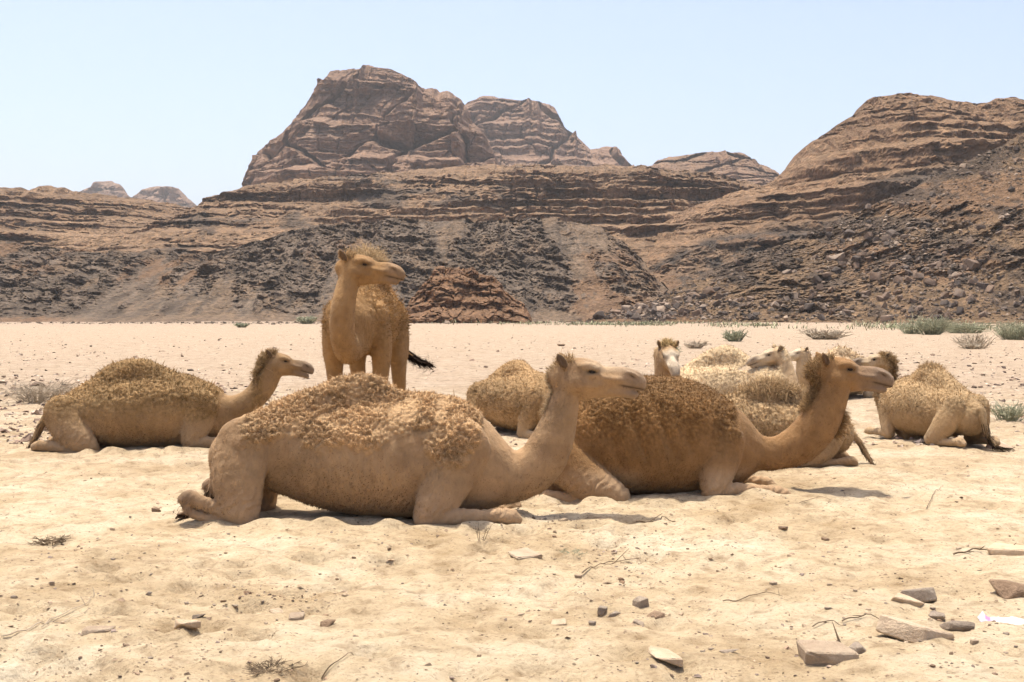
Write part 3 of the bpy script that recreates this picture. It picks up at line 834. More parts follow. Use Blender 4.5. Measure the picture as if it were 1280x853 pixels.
        add_obj('wool_coat', tuft_mesh('wool_coat', Pp - Nn * 0.004, Nn, L, W, Cc, rnd, curl=0.5), WOOL, root, kind='stuff')
    # short coat over the bare skin, lying back and down
    bare = (1 - sstep(0.15, 0.5, wm)) * np.where(onhead & (HL[:, 0] > 0.16), 0.15, 1.0) * (z > 0.05)
    w = ar * bare[T].mean(1)
    nb = int(n_tuft * coat)
    if nb and w.sum() > 0:
        t = rnd.choice(len(T), nb, p=w / w.sum()); b = rnd.dirichlet((1, 1, 1), nb)
        Pp = (V[T[t]] * b[..., None]).sum(1); Nn = (N[T[t]] * b[..., None]).sum(1)
        Cc = (C[T[t]] * b[..., None]).sum(1) * rnd.normal(1.02, 0.13, (nb, 1)).clip(0.6, 1.5)
        add_obj('short_coat', tuft_mesh('short_coat', Pp - Nn * 0.002, Nn, coat_len * rnd.uniform(.6, 1.4, nb), np.full(nb, coat_len * 0.16), Cc, rnd, droop=0.5, curl=0.25, lie=np.array([-0.7, 0, -0.5]), seg=2, up=0.28), WOOL, root, kind='stuff')
    # crest and beard hair: (centre, radius, n, length, colour)
    if crest:
        P_, N_, C_, L_ = [], [], [], []
        for fn, n, ln, cc in crest:
            wv = fn(x, y, z, HL)
            ww = ar * wv[T].mean(1)
            if ww.sum() <= 0: continue
            t = rnd.choice(len(T), n, p=ww / ww.sum()); b = rnd.dirichlet((1, 1, 1), n)
            P_.append((V[T[t]] * b[..., None]).sum(1)); N_.append((N[T[t]] * b[..., None]).sum(1))
            C_.append(np.array(cc) * np.array((0.88, 0.82, 0.745)) * rnd.normal(1, 0.2, (n, 1)).clip(0.5, 1.6)); L_.append(ln * rnd.uniform(0.5, 1.4, n))
        if P_:
            P_ = np.concatenate(P_); N_ = np.concatenate(N_); C_ = np.concatenate(C_); L_ = np.concatenate(L_)
            add_obj('mane', tuft_mesh('mane', P_, N_, L_, np.full(len(P_), tuft[1] * 0.8), C_, rnd, droop=0.15, curl=0.4, up=1.2), WOOL, root, kind='stuff')
    for sd in (1, -1):
        q = np.asarray(hp) + hR @ (np.array((0.222, sd * 0.085, -0.021)) * hs)
        e = add_obj('eye', EYE_MESH, None, root, loc=q, label='dark eye under a heavy lid')
        e.rotation_euler = (0, 0, math.atan2(hR[1, 0], hR[0, 0])); e.scale = (hs,) * 3
    if tail is not None:
        tp, tc, n, ln = tail
        tp = catmull([tuple(q) + (0.02, 1.0) for q in tp], 6)[:, :3]
        k = rnd.uniform(0.0, 0.85, n) * (len(tp) - 1.001)
        i = k.astype(int); fr = (k - i)[:, None]
        P_ = tp[i] * (1 - fr) + tp[i + 1] * fr; d = tp[i + 1] - tp[i]; d /= np.linalg.norm(d, axis=1, keepdims=True)
        P_ = P_ + rnd.normal(size=P_.shape) * 0.016 * (1.1 - k / len(tp))[:, None]
        add_obj('tail_tuft', tuft_mesh('tail_tuft', P_, d * 2.5, ln * rnd.uniform(0.6, 1.6, n), np.full(n, 0.005), np.array(tc) * rnd.normal(1, 0.25, (n, 1)).clip(0.4, 1.8), rnd, droop=0.2, curl=0.2, up=1.5), WOOL, root, kind='stuff')
    return root
# ---- the herd.  Side-on camels are laid out in metres read off the photograph: U maps a photo pixel to (x, z)
def U(px0, gy, s):
    return lambda px, py: ((px - px0) / s, (gy - py) / s)

def ch(u, pts, y=0.0):
    """pts: (px, py, radius_px, squash[, y in m]) -> chain points"""
    out = []
    for q in pts:
        x, z = u(q[0], q[1]); out.append((x, q[4] if len(q) > 4 else y, z, q[2] / u.s, q[3]))
    return out
def mkU(px0, gy, s):
    f = U(px0, gy, s)
    class K:
        pass
    def g(px, py): return f(px, py)
    g.s = s
    return g

def place(px, gy):
    X, Y = ground_xy(px, gy)
    return (X, Y, float(ground_z(np.array([X]), np.array([Y]))[0]))

# ---------- A: tall pale camel with the ragged wool saddle, couched in front
u = mkU(445, 646, 164.0)
S = Sdf()
S.chain(ch(u, [(298, 575, 38, .82), (330, 566, 46, .80), (375, 569, 56, .86), (430, 576, 67, .90), (495, 577, 73, .86), (550, 576, 72, .76), (585, 588, 57, .75), (602, 594, 44, .75)]), .05)
S.chain(ch(u, [(360, 528, 22, .8), (405, 513, 24, .75), (440, 500, 25, .7), (462, 497, 23, .65), (498, 515, 18, .7), (540, 525, 22, .7), (570, 535, 22, .8)]), .10)
S.chain(ch(u, [(585, 588, 52, .66), (615, 596, 39, .68), (645, 598, 32, .72), (672, 585, 30, .78), (689, 558, 27, .82), (700, 527, 22, .85), (708, 497, 18, .9), (716, 478, 17, .95)]), .05)
# hind legs: heavy thigh standing on the stifle, shank and folded foot behind
hind = ch(u, [(312, 556, 35, .55, -.20), (307, 590, 33, .55, -.28), (311, 622, 26, .62, -.33), (317, 642, 16, .85, -.34)])
S.mirror(hind, .02)
S.mirror(ch(u, [(312, 640, 15, .9, -.32), (285, 630, 9.5, .75, -.33), (264, 622, 8, .75, -.34), (251, 617, 9.5, .8, -.34), (243, 618, 6.5, .9, -.34)]), .015)
S.mirror(ch(u, [(246, 619, 7.5, .9, -.34), (250, 633, 6.5, .9, -.33), (268, 641, 6, 1.1, -.32), (292, 645, 8, 1.3, -.30)]), .012)
# forelegs: upper arm down to the elbow, forearm forward, cannon folded under
fore = ch(u, [(577, 560, 36, .5, -.22), (565, 592, 31, .52, -.28), (548, 622, 25, .6, -.33), (536, 641, 15, .9, -.34)])
S.mirror(fore, .02)
S.mirror(ch(u, [(535, 641, 14, .9, -.34), (562, 640, 12, .8, -.34), (600, 640, 8.5, .85, -.33), (622, 639, 9, .95, -.33), (638, 641, 11, 1., -.33), (647, 644, 6, 1.1, -.33)]), .015)
S.mirror(ch(u, [(644, 645, 7, 1., -.30), (600, 650, 6, 1., -.24), (560, 651, 9, 1.2, -.22)]), .01)
S.chain(ch(u, [(580, 632, 26, .8), (560, 640, 26, .9)]), .06)                                        # brisket pad
S.chain(ch(u, [(283, 553, 9, 1.0), (272, 580, 7, 1.0), (266, 610, 5, 1.0, -.05), (258, 634, 4, 1., -.12), (232, 641, 3, 1., -.22)]), .02)   # tail
for sd in (1, -1):
    S.chain([(q[0], sd * q[1], q[2], q[3], q[4]) for q in ch(u, [(546, 626, 2.2, 1., -.455), (562, 630, 2.6, 1., -.445), (584, 632, 2.0, 1., -.42)])], .02, op='cut')
    S.chain([(q[0], sd * q[1], q[2], q[3], q[4]) for q in ch(u, [(290, 636, 2.5, 1., -.43), (300, 626, 2.5, 1., -.44), (306, 612, 1.6, 1., -.43)])], .02, op='cut')
hx, hz = u(702, 463); hR = rot_head(math.radians(-5), math.radians(1)); hs = 1.06
T = head_chains(S, (hx, 0, hz), hR, hs, mouth=0.014, ear_back=0.5)
edge = [(285, 512), (305, 535), (320, 556), (345, 552), (365, 545), (400, 560), (440, 556), (470, 563), (500, 545), (518, 532), (535, 556), (555, 577), (580, 585), (594, 566), (604, 545), (612, 520)]
ex = [u(a, b)[0] for a, b in edge]; ez = [u(a, b)[1] for a, b in edge]
def maskA(x, y, z, HL):
    e = np.interp(x, ex, ez) + 0.09 * fbm(x / 0.10, y / 0.10, z / 0.10, 4, 3, 0.65)
    side = sstep(-0.9, -0.6, x) if False else 1.0
    m = sstep(e - 0.05, e + 0.07, z) * sstep(u(300, 0)[0], u(322, 0)[0], x) * sstep(u(610, 0)[0], u(598, 0)[0], x + 0.04 * fbm(z / .1, y / .1, octv=2, seed=4))
    thin = 0.45 + 0.55 * sstep(-0.35, 0.0, fbm(x / 0.11, y / 0.11, z / 0.11, 3, 8))
    return m * thin
def paintA(C, x, y, z, HL, onhead):
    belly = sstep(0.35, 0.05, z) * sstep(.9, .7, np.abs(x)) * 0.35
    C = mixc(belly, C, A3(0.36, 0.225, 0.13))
    leg = sstep(0.30, 0.05, z) * np.clip(sstep(-.52, -.68, x) + sstep(.38, .52, x), 0, 1) * sstep(.12, .2, np.abs(y))
    C = mixc(leg * 0.4, C, A3(0.52, 0.39, 0.27))
    C = mixc(sstep(-1.10, -1.20, x) * 0.6, C, A3(0.20, 0.14, 0.10))
    face = onhead * sstep(0.1, 0.25, HL[:, 0]) * sstep(-0.05, 0.0, HL[:, 2])
    C = mixc(face * 0.5, C, A3(0.52, 0.42, 0.30))
    return C
def hairline(x0, x1, zmin):
    return lambda x, y, z, HL: ((x > x0) & (x < x1) & (np.abs(y) < 0.05) & (z > zmin)).astype(np.float32)
topknot = lambda x, y, z, HL: ((HL[:, 0] > -0.08) & (HL[:, 0] < 0.09) & (np.abs(HL[:, 1]) < 0.07) & (HL[:, 2] > 0.02)).astype(np.float32)
def nape(lo=-0.75, w=0.06):
    return lambda x, y, z, HL: ((HL[:, 0] < 0.02) & (HL[:, 0] > -0.14) & (np.abs(HL[:, 1]) < w) & (HL[:, 2] < 0.02) & (HL[:, 2] > lo)).astype(np.float32)
def shapeA(x, y, z, N):
    sidef = sstep(.35, .8, np.abs(N[:, 1]))
    rib = 0.0045 * np.sin(2 * np.pi * (x + 0.25 * z) / 0.088) * sstep(-.35, -.15, x) * sstep(.50, .30, x) * sstep(.12, .25, z) * sstep(.62, .5, z)
    cx, cz = Au(362, 588)
    hollow = -0.028 * np.exp(-((x - cx) / .10) ** 2 - ((z - cz) / .16) ** 2)
    bx, bz = Au(312, 548)
    hip = 0.018 * np.exp(-((x - bx) / .07) ** 2 - ((z - bz) / .06) ** 2)
    sx, sz = Au(566, 560)
    blade = 0.012 * np.exp(-((x - sx - .15 * (z - sz)) / .05) ** 2 - ((z - sz) / .16) ** 2)
    return (rib + hollow + hip + blade) * sidef
Au = u
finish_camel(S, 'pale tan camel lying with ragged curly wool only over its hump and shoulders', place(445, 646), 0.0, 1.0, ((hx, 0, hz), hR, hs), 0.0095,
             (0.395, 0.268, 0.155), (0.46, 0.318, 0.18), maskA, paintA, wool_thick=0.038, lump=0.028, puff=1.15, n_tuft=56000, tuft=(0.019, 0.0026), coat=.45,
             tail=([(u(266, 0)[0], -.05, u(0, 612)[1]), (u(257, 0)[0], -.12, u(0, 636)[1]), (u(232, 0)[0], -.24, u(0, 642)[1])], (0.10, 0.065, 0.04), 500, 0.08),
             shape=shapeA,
             crest=[(topknot, 350, 0.05, (0.42, 0.30, 0.17)), (nape(-0.6, 0.04), 500, 0.03, (0.5, 0.39, 0.25))], seed=11, root_shade=0.7)

# ---------- B: dark brown woolly camel, couched behind the first
u = mkU(805, 620, 150.0)
S = Sdf()
S.chain(ch(u, [(712, 566, 40, .85), (740, 555, 54, .82), (790, 551, 70, .84), (840, 550, 72, .80), (880, 556, 62, .72), (905, 563, 50, .72), (920, 566, 38, .7)]), .05)
S.chain(ch(u, [(745, 508, 16, .9), (790, 497, 20, .9), (835, 493, 19, .8), (870, 508, 20, .8), (890, 530, 22, .8)]), .10)
S.chain(ch(u, [(905, 565, 38, .62), (935, 566, 26, .66), (970, 570, 21, .75), (1003, 558, 25, .78), (1027, 533, 26, .8), (1041, 503, 23, .85), (1047, 482, 21, .9)]), .05)
S.mirror(ch(u, [(700, 572, 30, .6, -.20), (722, 592, 27, .6, -.28), (748, 608, 22, .7, -.36), (768, 617, 15, .85, -.39)]), .02)
S.mirror(ch(u, [(765, 620, 13, .9, -.37), (730, 624, 10, .9, -.30), (695, 622, 10, .9, -.27), (682, 620, 9, 1., -.26)]), .012)
S.mirror(ch(u, [(898, 555, 30, .5, -.20), (894, 578, 25, .55, -.25), (888, 598, 19, .65, -.31), (884, 611, 13, .9, -.33)]), .02)
S.mirror(ch(u, [(884, 612, 12, .9, -.33), (912, 610, 9.5, .8, -.30), (942, 611, 7.2, .85, -.30), (962, 613, 8.5, .95, -.30), (974, 616, 8.5, 1.1, -.30), (981, 620, 5, 1.1, -.30)]), .012)
S.mirror(ch(u, [(975, 622, 5, 1., -.27), (930, 624, 5, 1., -.22), (900, 624, 8, 1.2, -.20)]), .01)
S.chain(ch(u, [(895, 604, 20, .9), (875, 612, 20, 1.0)]), .06)
S.chain(ch(u, [(690, 560, 7, 1.0), (675, 585, 6, 1.0, .05), (668, 612, 4, 1.0, .1)]), .02)
hx, hz = u(1032, 457); hR = rot_head(math.radians(-4), math.radians(-2)); hs = 1.0
head_chains(S, (hx, 0, hz), hR, hs, mouth=0.006, ear_back=0.55, ear_out=0.8)
bu = u
def maskB(x, y, z, HL):
    n = 0.06 * fbm(x / 0.12, y / 0.12, z / 0.12, 3, 13)
    body = sstep(0.12, 0.55, z + n) * sstep(bu(930, 0)[0], bu(908, 0)[0], x - n)
    thigh = 1 - sstep(0.38, 0.22, z + n) * (x < bu(790, 0)[0])
    nk = sstep(bu(1000, 0)[0], bu(1025, 0)[0], x) * sstep(-0.02, -0.10, HL[:, 0]) * 0.6
    back = 0.4 + 0.6 * sstep(0.45, 0.75, z + 2 * n)
    return np.clip(body * thigh * back + nk, 0, 1)
def paintB(C, x, y, z, HL, onhead):
    low = np.clip(sstep(bu(815, 0)[0], bu(770, 0)[0], x) + sstep(bu(860, 0)[0], bu(885, 0)[0], x), 0, 1) * sstep(bu(1000, 0)[0], bu(985, 0)[0], x) * sstep(.12, .2, np.abs(y))
    C = mixc(sstep(0.30, 0.14, z) * low * 0.85, C, A3(0.46, 0.33, 0.21))
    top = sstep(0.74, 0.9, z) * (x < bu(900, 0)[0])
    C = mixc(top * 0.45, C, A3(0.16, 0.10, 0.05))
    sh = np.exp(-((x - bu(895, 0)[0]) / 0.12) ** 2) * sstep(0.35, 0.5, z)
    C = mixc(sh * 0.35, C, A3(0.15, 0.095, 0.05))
    mz = onhead * sstep(0.22, 0.36, HL[:, 0])
    C = mixc(mz * 0.55, C, A3(0.24, 0.185, 0.145))
    return C
def shapeB(x, y, z, N):
    d = 0.0 * x
    for px, py, ln, w, a in ((790, 535, .26, .035, .022), (822, 528, .26, .04, .026), (852, 540, .22, .04, .018), (765, 560, .2, .05, .02)):
        cx, cz = bu(px, py)
        q = (x - cx) + 0.35 * (z - cz)
        d = d - a * np.exp(-(q / w) ** 2 - ((z - cz) / ln) ** 4) * (np.abs(N[:, 1]) > 0.3)
    return d
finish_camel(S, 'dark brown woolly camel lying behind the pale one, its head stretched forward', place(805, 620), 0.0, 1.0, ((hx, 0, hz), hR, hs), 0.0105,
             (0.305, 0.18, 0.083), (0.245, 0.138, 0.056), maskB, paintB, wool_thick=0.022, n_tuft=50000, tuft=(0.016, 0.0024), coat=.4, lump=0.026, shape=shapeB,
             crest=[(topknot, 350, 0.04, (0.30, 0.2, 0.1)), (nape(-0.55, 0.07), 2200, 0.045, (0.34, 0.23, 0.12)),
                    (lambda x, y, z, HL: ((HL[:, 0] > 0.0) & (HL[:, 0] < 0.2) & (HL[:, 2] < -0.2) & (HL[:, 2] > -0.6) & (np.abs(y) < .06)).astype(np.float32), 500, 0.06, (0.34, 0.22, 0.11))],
             seed=12, root_shade=0.8)

# ---------- C: brown camel lying apart on the left
u = mkU(170, 562, 111.0)
S = Sdf()
S.chain(ch(u, [(88, 530, 27, .85), (115, 523, 36, .95), (150, 521, 43, 1.0), (195, 520, 46, .95), (235, 520, 42, .82), (258, 524, 34, .75), (270, 528, 26, .75)]), .05)
S.chain(ch(u, [(120, 494, 14, .9), (148, 478, 19, .85), (174, 473, 19, .75), (200, 482, 17, .8), (230, 492, 14, .8), (252, 505, 14, .8)]), .10)
S.chain(ch(u, [(258, 522, 30, .62), (285, 519, 20, .66), (310, 508, 16, .75), (328, 490, 15, .8), (338, 472, 14, .85), (345, 460, 13, .9)]), .05)
S.mirror(ch(u, [(86, 522, 24, .55, -.2), (98, 540, 22, .55, -.28), (112, 552, 17, .65, -.33), (124, 560, 10, .85, -.34)]), .02)
S.mirror(ch(u, [(122, 562, 9, .9, -.33), (95, 562, 7, .9, -.31), (62, 558, 7, .9, -.28), (54, 560, 6, 1., -.27)]), .012)
S.mirror(ch(u, [(252, 515, 24, .5, -.22), (250, 535, 19, .55, -.27), (244, 552, 12, .8, -.29)]), .02)
S.mirror(ch(u, [(243, 556, 9, .9, -.29), (262, 556, 8, .9, -.30), (292, 556, 6.5, .95, -.30), (304, 558, 5, 1., -.30)]), .012)
S.chain(ch(u, [(250, 552, 14, .9), (240, 556, 14, 1.0)]), .06)
S.chain(ch(u, [(68, 515, 6, 1.), (56, 530, 5, 1., -.02), (48, 546, 4, 1., -.06), (43, 558, 3, 1., -.1)]), .02)
hx, hz = u(337, 451); hR = rot_head(math.radians(4), math.radians(-6)); hs = 0.86
head_chains(S, (hx, 0, hz), hR, hs, mouth=0.02, ear_back=0.7, ear_out=0.6)
cu = u
def maskC(x, y, z, HL):
    n = 0.07 * fbm(x / 0.15, y / 0.15, z / 0.15, 3, 23)
    body = (0.25 * sstep(.1, .3, z) + 0.75 * sstep(0.30, 0.66, z + n + 0.10 * sstep(.5, .7, x))) * sstep(cu(282, 0)[0], cu(268, 0)[0], x - n)
    nk = sstep(cu(310, 0)[0], cu(322, 0)[0], x) * sstep(0.0, -0.08, HL[:, 0])
    return np.clip(body + nk * 0.8, 0, 1)
def paintC(C, x, y, z, HL, onhead):
    low = np.clip(sstep(cu(155, 0)[0], cu(125, 0)[0], x) + sstep(cu(210, 0)[0], cu(235, 0)[0], x), 0, 1) * sstep(cu(310, 0)[0], cu(298, 0)[0], x) * sstep(.12, .2, np.abs(y))
    C = mixc(sstep(0.36, 0.16, z) * low * 0.6, C, A3(0.44, 0.32, 0.20))
    C = mixc(onhead * sstep(0.26, 0.4, HL[:, 0]) * 0.6, C, A3(0.19, 0.14, 0.10))
    return C
finish_camel(S, 'brown camel with a woolly hump lying apart from the herd beside the dry bush', place(170, 562), math.radians(3), 1.0, ((hx, 0, hz), hR, hs), 0.014,
             (0.325, 0.218, 0.118), (0.31, 0.21, 0.105), maskC, paintC, wool_thick=0.03, n_tuft=24000, tuft=(0.028, 0.0034), lump=0.034,
             tail=([(cu(56, 0)[0], -.02, cu(0, 532)[1]), (cu(48, 0)[0], -.06, cu(0, 547)[1]), (cu(42, 0)[0], -.12, cu(0, 560)[1])], (0.12, 0.08, 0.05), 350, 0.09),
             crest=[(topknot, 300, 0.06, (0.32, 0.22, 0.12)), (nape(-0.55, 0.08), 1000, 0.06, (0.34, 0.24, 0.13))], seed=13, root_shade=0.6)

# ---------- D: the standing camel, facing us, head turned to its left
S = Sdf()
S.chain([(-.62, 0, 1.42, .24, .85), (-.35, 0, 1.47, .31, .88), (0, 0, 1.50, .34, .84), (.32, 0, 1.50, .33, .76), (.55, 0, 1.47, .30, .78), (.68, 0, 1.42, .22, .8)], .05)
S.chain([(-.40, 0, 1.72, .14, .9), (-.15, 0, 1.88, .17, .85), (.02, 0, 1.95, .17, .75), (.22, 0, 1.84, .15, .8), (.45, 0, 1.72, .12, .8)], .12)
S.chain([(.52, 0, 1.40, .25, .75), (.75, 0, 1.28, .18, .75), (.93, 0, 1.27, .145, .8), (1.06, 0, 1.42, .13, .85), (1.09, .02, 1.62, .115, .9), (1.06, .05, 1.80, .10, .95), (1.03, .08, 1.92, .095, 1.)], .05)
S.mirror([(.48, -.19, 1.50, .18, .6), (.47, -.23, 1.26, .14, .7), (.45, -.225, 1.04, .088, .9), (.44, -.21, .80, .064, 1.), (.44, -.19, .58, .065, 1.), (.44, -.19, .50, .070, 1.), (.44, -.19, .40, .048, 1.), (.45, -.19, .14, .042, 1.), (.47, -.19, .07, .055, 1.), (.50, -.19, .04, .065, 1.2)], .03)
S.mirror([(-.52, -.15, 1.48, .19, .7), (-.48, -.21, 1.24, .165, .6), (-.45, -.215, 1.04, .11, .7), (-.56, -.20, .78, .072, .9), (-.64, -.20, .62, .062, 1.), (-.60, -.20, .45, .045, 1.), (-.55, -.20, .14, .042, 1.), (-.53, -.20, .06, .055, 1.), (-.50, -.20, .04, .065, 1.2)], .03)
S.chain([(-.78, 0, 1.40, .05, 1.), (-.88, .06, 1.28, .035, 1.), (-.93, .14, 1.18, .03, 1.), (-.95, .26, 1.10, .022, 1.)], .03)
camel_yaw = math.atan2(-.985, -.10)
hyaw = math.radians(-10) - camel_yaw
hp = np.array((1.03, .03, 2.02)); hR = rot_head(hyaw, math.radians(-2), 0.0); hs = 0.91
head_chains(S, hp, hR, hs, mouth=0.0, ear_back=0.6, ear_out=0.9)
def maskD(x, y, z, HL):
    n = 0.08 * fbm(x / 0.16, y / 0.16, z / 0.16, 3, 33)
    return (0.22 * sstep(.9, 1.1, z) + 0.78 * sstep(1.15, 1.6, z + n)) * sstep(.80, .58, x - n) + 0.16 * sstep(.6, .8, x) * sstep(1.1, 1.2, z)
def paintD(C, x, y, z, HL, onhead):
    hump = sstep(1.85, 2.0, z) * (x < 0.6)
    C = mixc(hump * 0.5, C, A3(0.50, 0.38, 0.23))
    return C
dx, dy, _ = P2W(447, 392, 11.35)
fx, fy = math.cos(camel_yaw), math.sin(camel_yaw)
dloc = (dx - fx * .45, dy - fy * .45, 0.0)
dloc = (dloc[0], dloc[1], float(ground_z(np.array([dloc[0]]), np.array([dloc[1]]))[0]) - 0.01)
finish_camel(S, 'golden brown camel standing upright with its head turned sideways', dloc, camel_yaw, 1.0, (hp, hR, hs), 0.0125,
             (0.345, 0.215, 0.102), (0.335, 0.205, 0.092), maskD, paintD, wool_thick=0.022, n_tuft=20000, tuft=(0.026, 0.003), lump=0.04,
             tail=([(-.93, .14, 1.18), (-.95, .24, 1.11), (-.96, .42, 1.03)], (0.045, 0.03, 0.022), 700, 0.14),
             crest=[(lambda x, y, z, HL: (sstep(1.97, 2.08, z) * (x < 0.5)), 1500, 0.10, (0.52, 0.40, 0.25)), (topknot, 300, 0.05, (0.42, 0.3, 0.17))], seed=14)

# ---------- generic couched camel for the ones behind
def couched(hump=1.0, neck=None, head=None, thigh=0.0, legs=True, tail_pts=None, mouth=0.0, ears=(0.5, 0.9)):
    S = Sdf()
    S.chain([(-.90, 0, .40, .24, .9), (-.66, 0, .46, .31, .98), (-.30, 0, .46, .38, 1.0), (.10, 0, .46, .40, .98), (.45, 0, .46, .40, .86), (.68, 0, .43, .33, .78), (.82, 0, .40, .25, .78)], .05)
    S.chain([(-.55, 0, .72, .13, .9), (-.28, 0, .76 + .07 * hump, .17, .85), (-.02, 0, .76 + .12 * hump, .17, .75), (.25, 0, .74 + .04 * hump, .14, .8), (.5, 0, .70, .14, .8)], .10)
    S.chain(neck, .05)
    S.mirror([(-.82, -.19, .50, .20, .6), (-.74, -.27, .32, .19, .58), (-.62, -.32, .17, .14, .65), (-.50, -.33, .09, .09, .85)], .02)
    S.mirror([(-.52, -.32, .07, .08, .9), (-.74, -.31, .07, .054, .85), (-.95, -.29, .085, .05, .85), (-1.06, -.28, .10, .062, .95), (-1.12, -.27, .075, .045, 1.1)], .012)
    S.mirror([(.62, -.20, .52, .21, .5), (.60, -.25, .34, .17, .55), (.54, -.28, .16, .12, .7), (.50, -.29, .08, .085, .9)], .02)
    S.mirror([(.50, -.29, .07, .08, .9), (.68, -.30, .072, .060, .8), (.86, -.30, .065, .048, .85), (.97, -.30, .062, .058, 1.), (1.04, -.30, .05, .045, 1.1)], .012)
    S.chain([(.58, 0, .12, .13, .9), (.42, 0, .07, .13, 1.0)], .06)
    tp = tail_pts or [(-1.08, 0, .50), (-1.18, .02, .36), (-1.22, .05, .2), (-1.24, .1, .08)]
    S.chain([q + (r, 1.) for q, r in zip(tp, (.045, .035, .028, .02))], .02)
    hp, yaw, pitch, hs = head
    hR = rot_head(yaw, pitch)
    head_chains(S, hp, hR, hs, mouth=mouth, ear_back=ears[0], ear_out=ears[1])
    return S, (np.array(hp), hR, hs), tp
def maskG(seed, zlo=0.30, neckx=0.86, neck_amt=0.0):
    def f(x, y, z, HL):
        n = 0.07 * fbm(x / 0.16, y / 0.16, z / 0.16, 3, seed)
        body = (0.25 * sstep(.08, .2, z) + 0.75 * sstep(zlo - .10, zlo + .28, z + n - 0.12 * sstep(-.5, -.8, x))) * sstep(neckx + .04, neckx - .06, x - n)
        nk = neck_amt * sstep(neckx - .05, neckx + .05, x)
        return np.clip(body + nk * sstep(0.05, -0.05, HL[:, 0]), 0, 1)
    return f
def paintG(legc, white=0.0, muzzle=None, w0=0.10):
    def f(C, x, y, z, HL, onhead):
        low = sstep(.12, .2, np.abs(y)) * np.clip(sstep(-.3, -.45, x) + sstep(.34, .46, x), 0, 1)
        C = mixc(sstep(0.28, 0.12, z) * low * 0.6, C, A3(*legc))
        if white: C = mixc(onhead * sstep(w0, w0 + 0.10, HL[:, 0] + 0.6 * np.clip(HL[:, 2], -.2, .1)) * white, C, A3(0.64, 0.56, 0.44))
        if muzzle: C = mixc(onhead * sstep(0.36, 0.48, HL[:, 0]) * muzzle, C, A3(0.10, 0.085, 0.07))
        return C
    return f
def stand(X, Y): return (X, Y, float(ground_z(np.array([X]), np.array([Y]))[0]) - 0.015)
def wdir(dx, dy): return math.atan2(dy, dx)

# E: small woolly one behind the first camel's neck, facing half towards us
yE = wdir(0.55, -0.83)
X, Y = ground_xy(674, 543)
S, hd, tp = couched(0.9, [(.70, 0, .42, .28, .7), (.95, 0, .38, .19, .72), (1.12, 0, .46, .155, .8), (1.20, 0, .64, .13, .85), (1.22, .0, .80, .12, .9)],
                    ((1.20, .02, .86), math.radians(0) - yE, 0.0, .85))
fx, fy = math.cos(yE), math.sin(yE)
finish_camel(S, 'light brown woolly camel lying half hidden behind the curved neck of the pale one', stand(X - fx * .45 * .9 - .02, Y - fy * .45 * .9), yE, 0.92, hd, 0.016,
             (0.38, 0.26, 0.14), (0.37, 0.25, 0.13), maskG(41, .18), paintG((0.50, 0.38, 0.25)), wool_thick=0.03, n_tuft=15000, tuft=(0.026, 0.0036), lump=0.034, seed=15)

# H: very pale camel behind the dark brown back, its neck bent round to look left
yH = wdir(0.80, -0.60)
X, Y = ground_xy(918, 532)
S, hd, tp = couched(1.35, [(.62, 0, .42, .28, .7), (.82, 0, .44, .19, .75), (.87, .03, .60, .14, .85), (.82, .06, .80, .11, .9), (.74, .08, .97, .10, .95)],
                    ((.70, .08, 1.04), math.radians(192) - yH, math.radians(-8), .80), ears=(0.4, 1.0))
finish_camel(S, 'cream white woolly camel lying behind the dark brown back, its head turned the other way', stand(X - .02, Y + .25), yH, 1.0, hd, 0.016,
             (0.52, 0.39, 0.245), (0.60, 0.475, 0.31), maskG(42, .22), paintG((0.55, 0.45, 0.32), 0.5), wool_thick=0.03, n_tuft=15000, tuft=(0.026, 0.0036), lump=0.034, seed=16)

# J: white-faced camel beyond it, facing left
yJ = wdir(-0.80, -0.60)
X, Y = ground_xy(1035, 500)
S, hd, tp = couched(0.8, [(.66, 0, .42, .28, .72), (.90, 0, .40, .20, .75), (1.05, 0, .52, .165, .85), (1.08, 0, .72, .14, .9), (1.06, 0, .90, .12, .95)],
                    ((1.05, 0, .98), math.radians(196) - yJ, math.radians(-4), .84))
finish_camel(S, 'white-faced fluffy camel lying beyond the cream one, looking the same way', stand(X + .24, Y + .2), yJ, 0.9, hd, 0.02,
             (0.50, 0.38, 0.24), (0.52, 0.40, 0.26), maskG(43, .25, 1.0, .6), paintG((0.55, 0.45, 0.32), 0.75), wool_thick=0.035, n_tuft=6000, tuft=(0.04, 0.008), lump=0.06, seed=17)

# K: young camel behind the dark one's neck, rump to the right, white face turned to us over the dark back
yK = wdir(-1.0, 0.10)
X, Y = ground_xy(955, 585)
S, hd, tp = couched(1.1, [(.66, 0, .44, .27, .75), (.92, 0, .46, .19, .78), (1.14, 0, .66, .16, .88), (1.24, 0, .95, .155, .95), (1.27, 0, 1.25, .15, 1.), (1.27, 0, 1.42, .145, 1.)],
                    ((1.25, 0, 1.53), math.radians(-84) - yK, math.radians(-22), 1.02), ears=(0.25, 0.75),
                    tail_pts=[(-1.08, 0, .46), (-1.20, .04, .34), (-1.30, .1, .16), (-1.36, .16, .05)])
finish_camel(S, 'young tan camel behind the dark one, white face turned to us over the brown back', stand(X, Y), yK, 0.77, hd, 0.016,
             (0.42, 0.29, 0.165), (0.45, 0.325, 0.185), maskG(44, .22, 1.0, .8), paintG((0.40, 0.28, 0.17), 0.95, None, 0.19), wool_thick=0.04, n_tuft=14000, tuft=(0.038, 0.0042), lump=0.045,
             tail=(tp[1:], (0.13, 0.085, 0.05), 350, 0.10), seed=18,
             crest=[(lambda x, y, z, HL: sstep(.86, .98, z) * (x < .5), 1300, 0.11, (0.46, 0.34, 0.2)), (topknot, 400, 0.06, (0.5, 0.38, 0.2))])

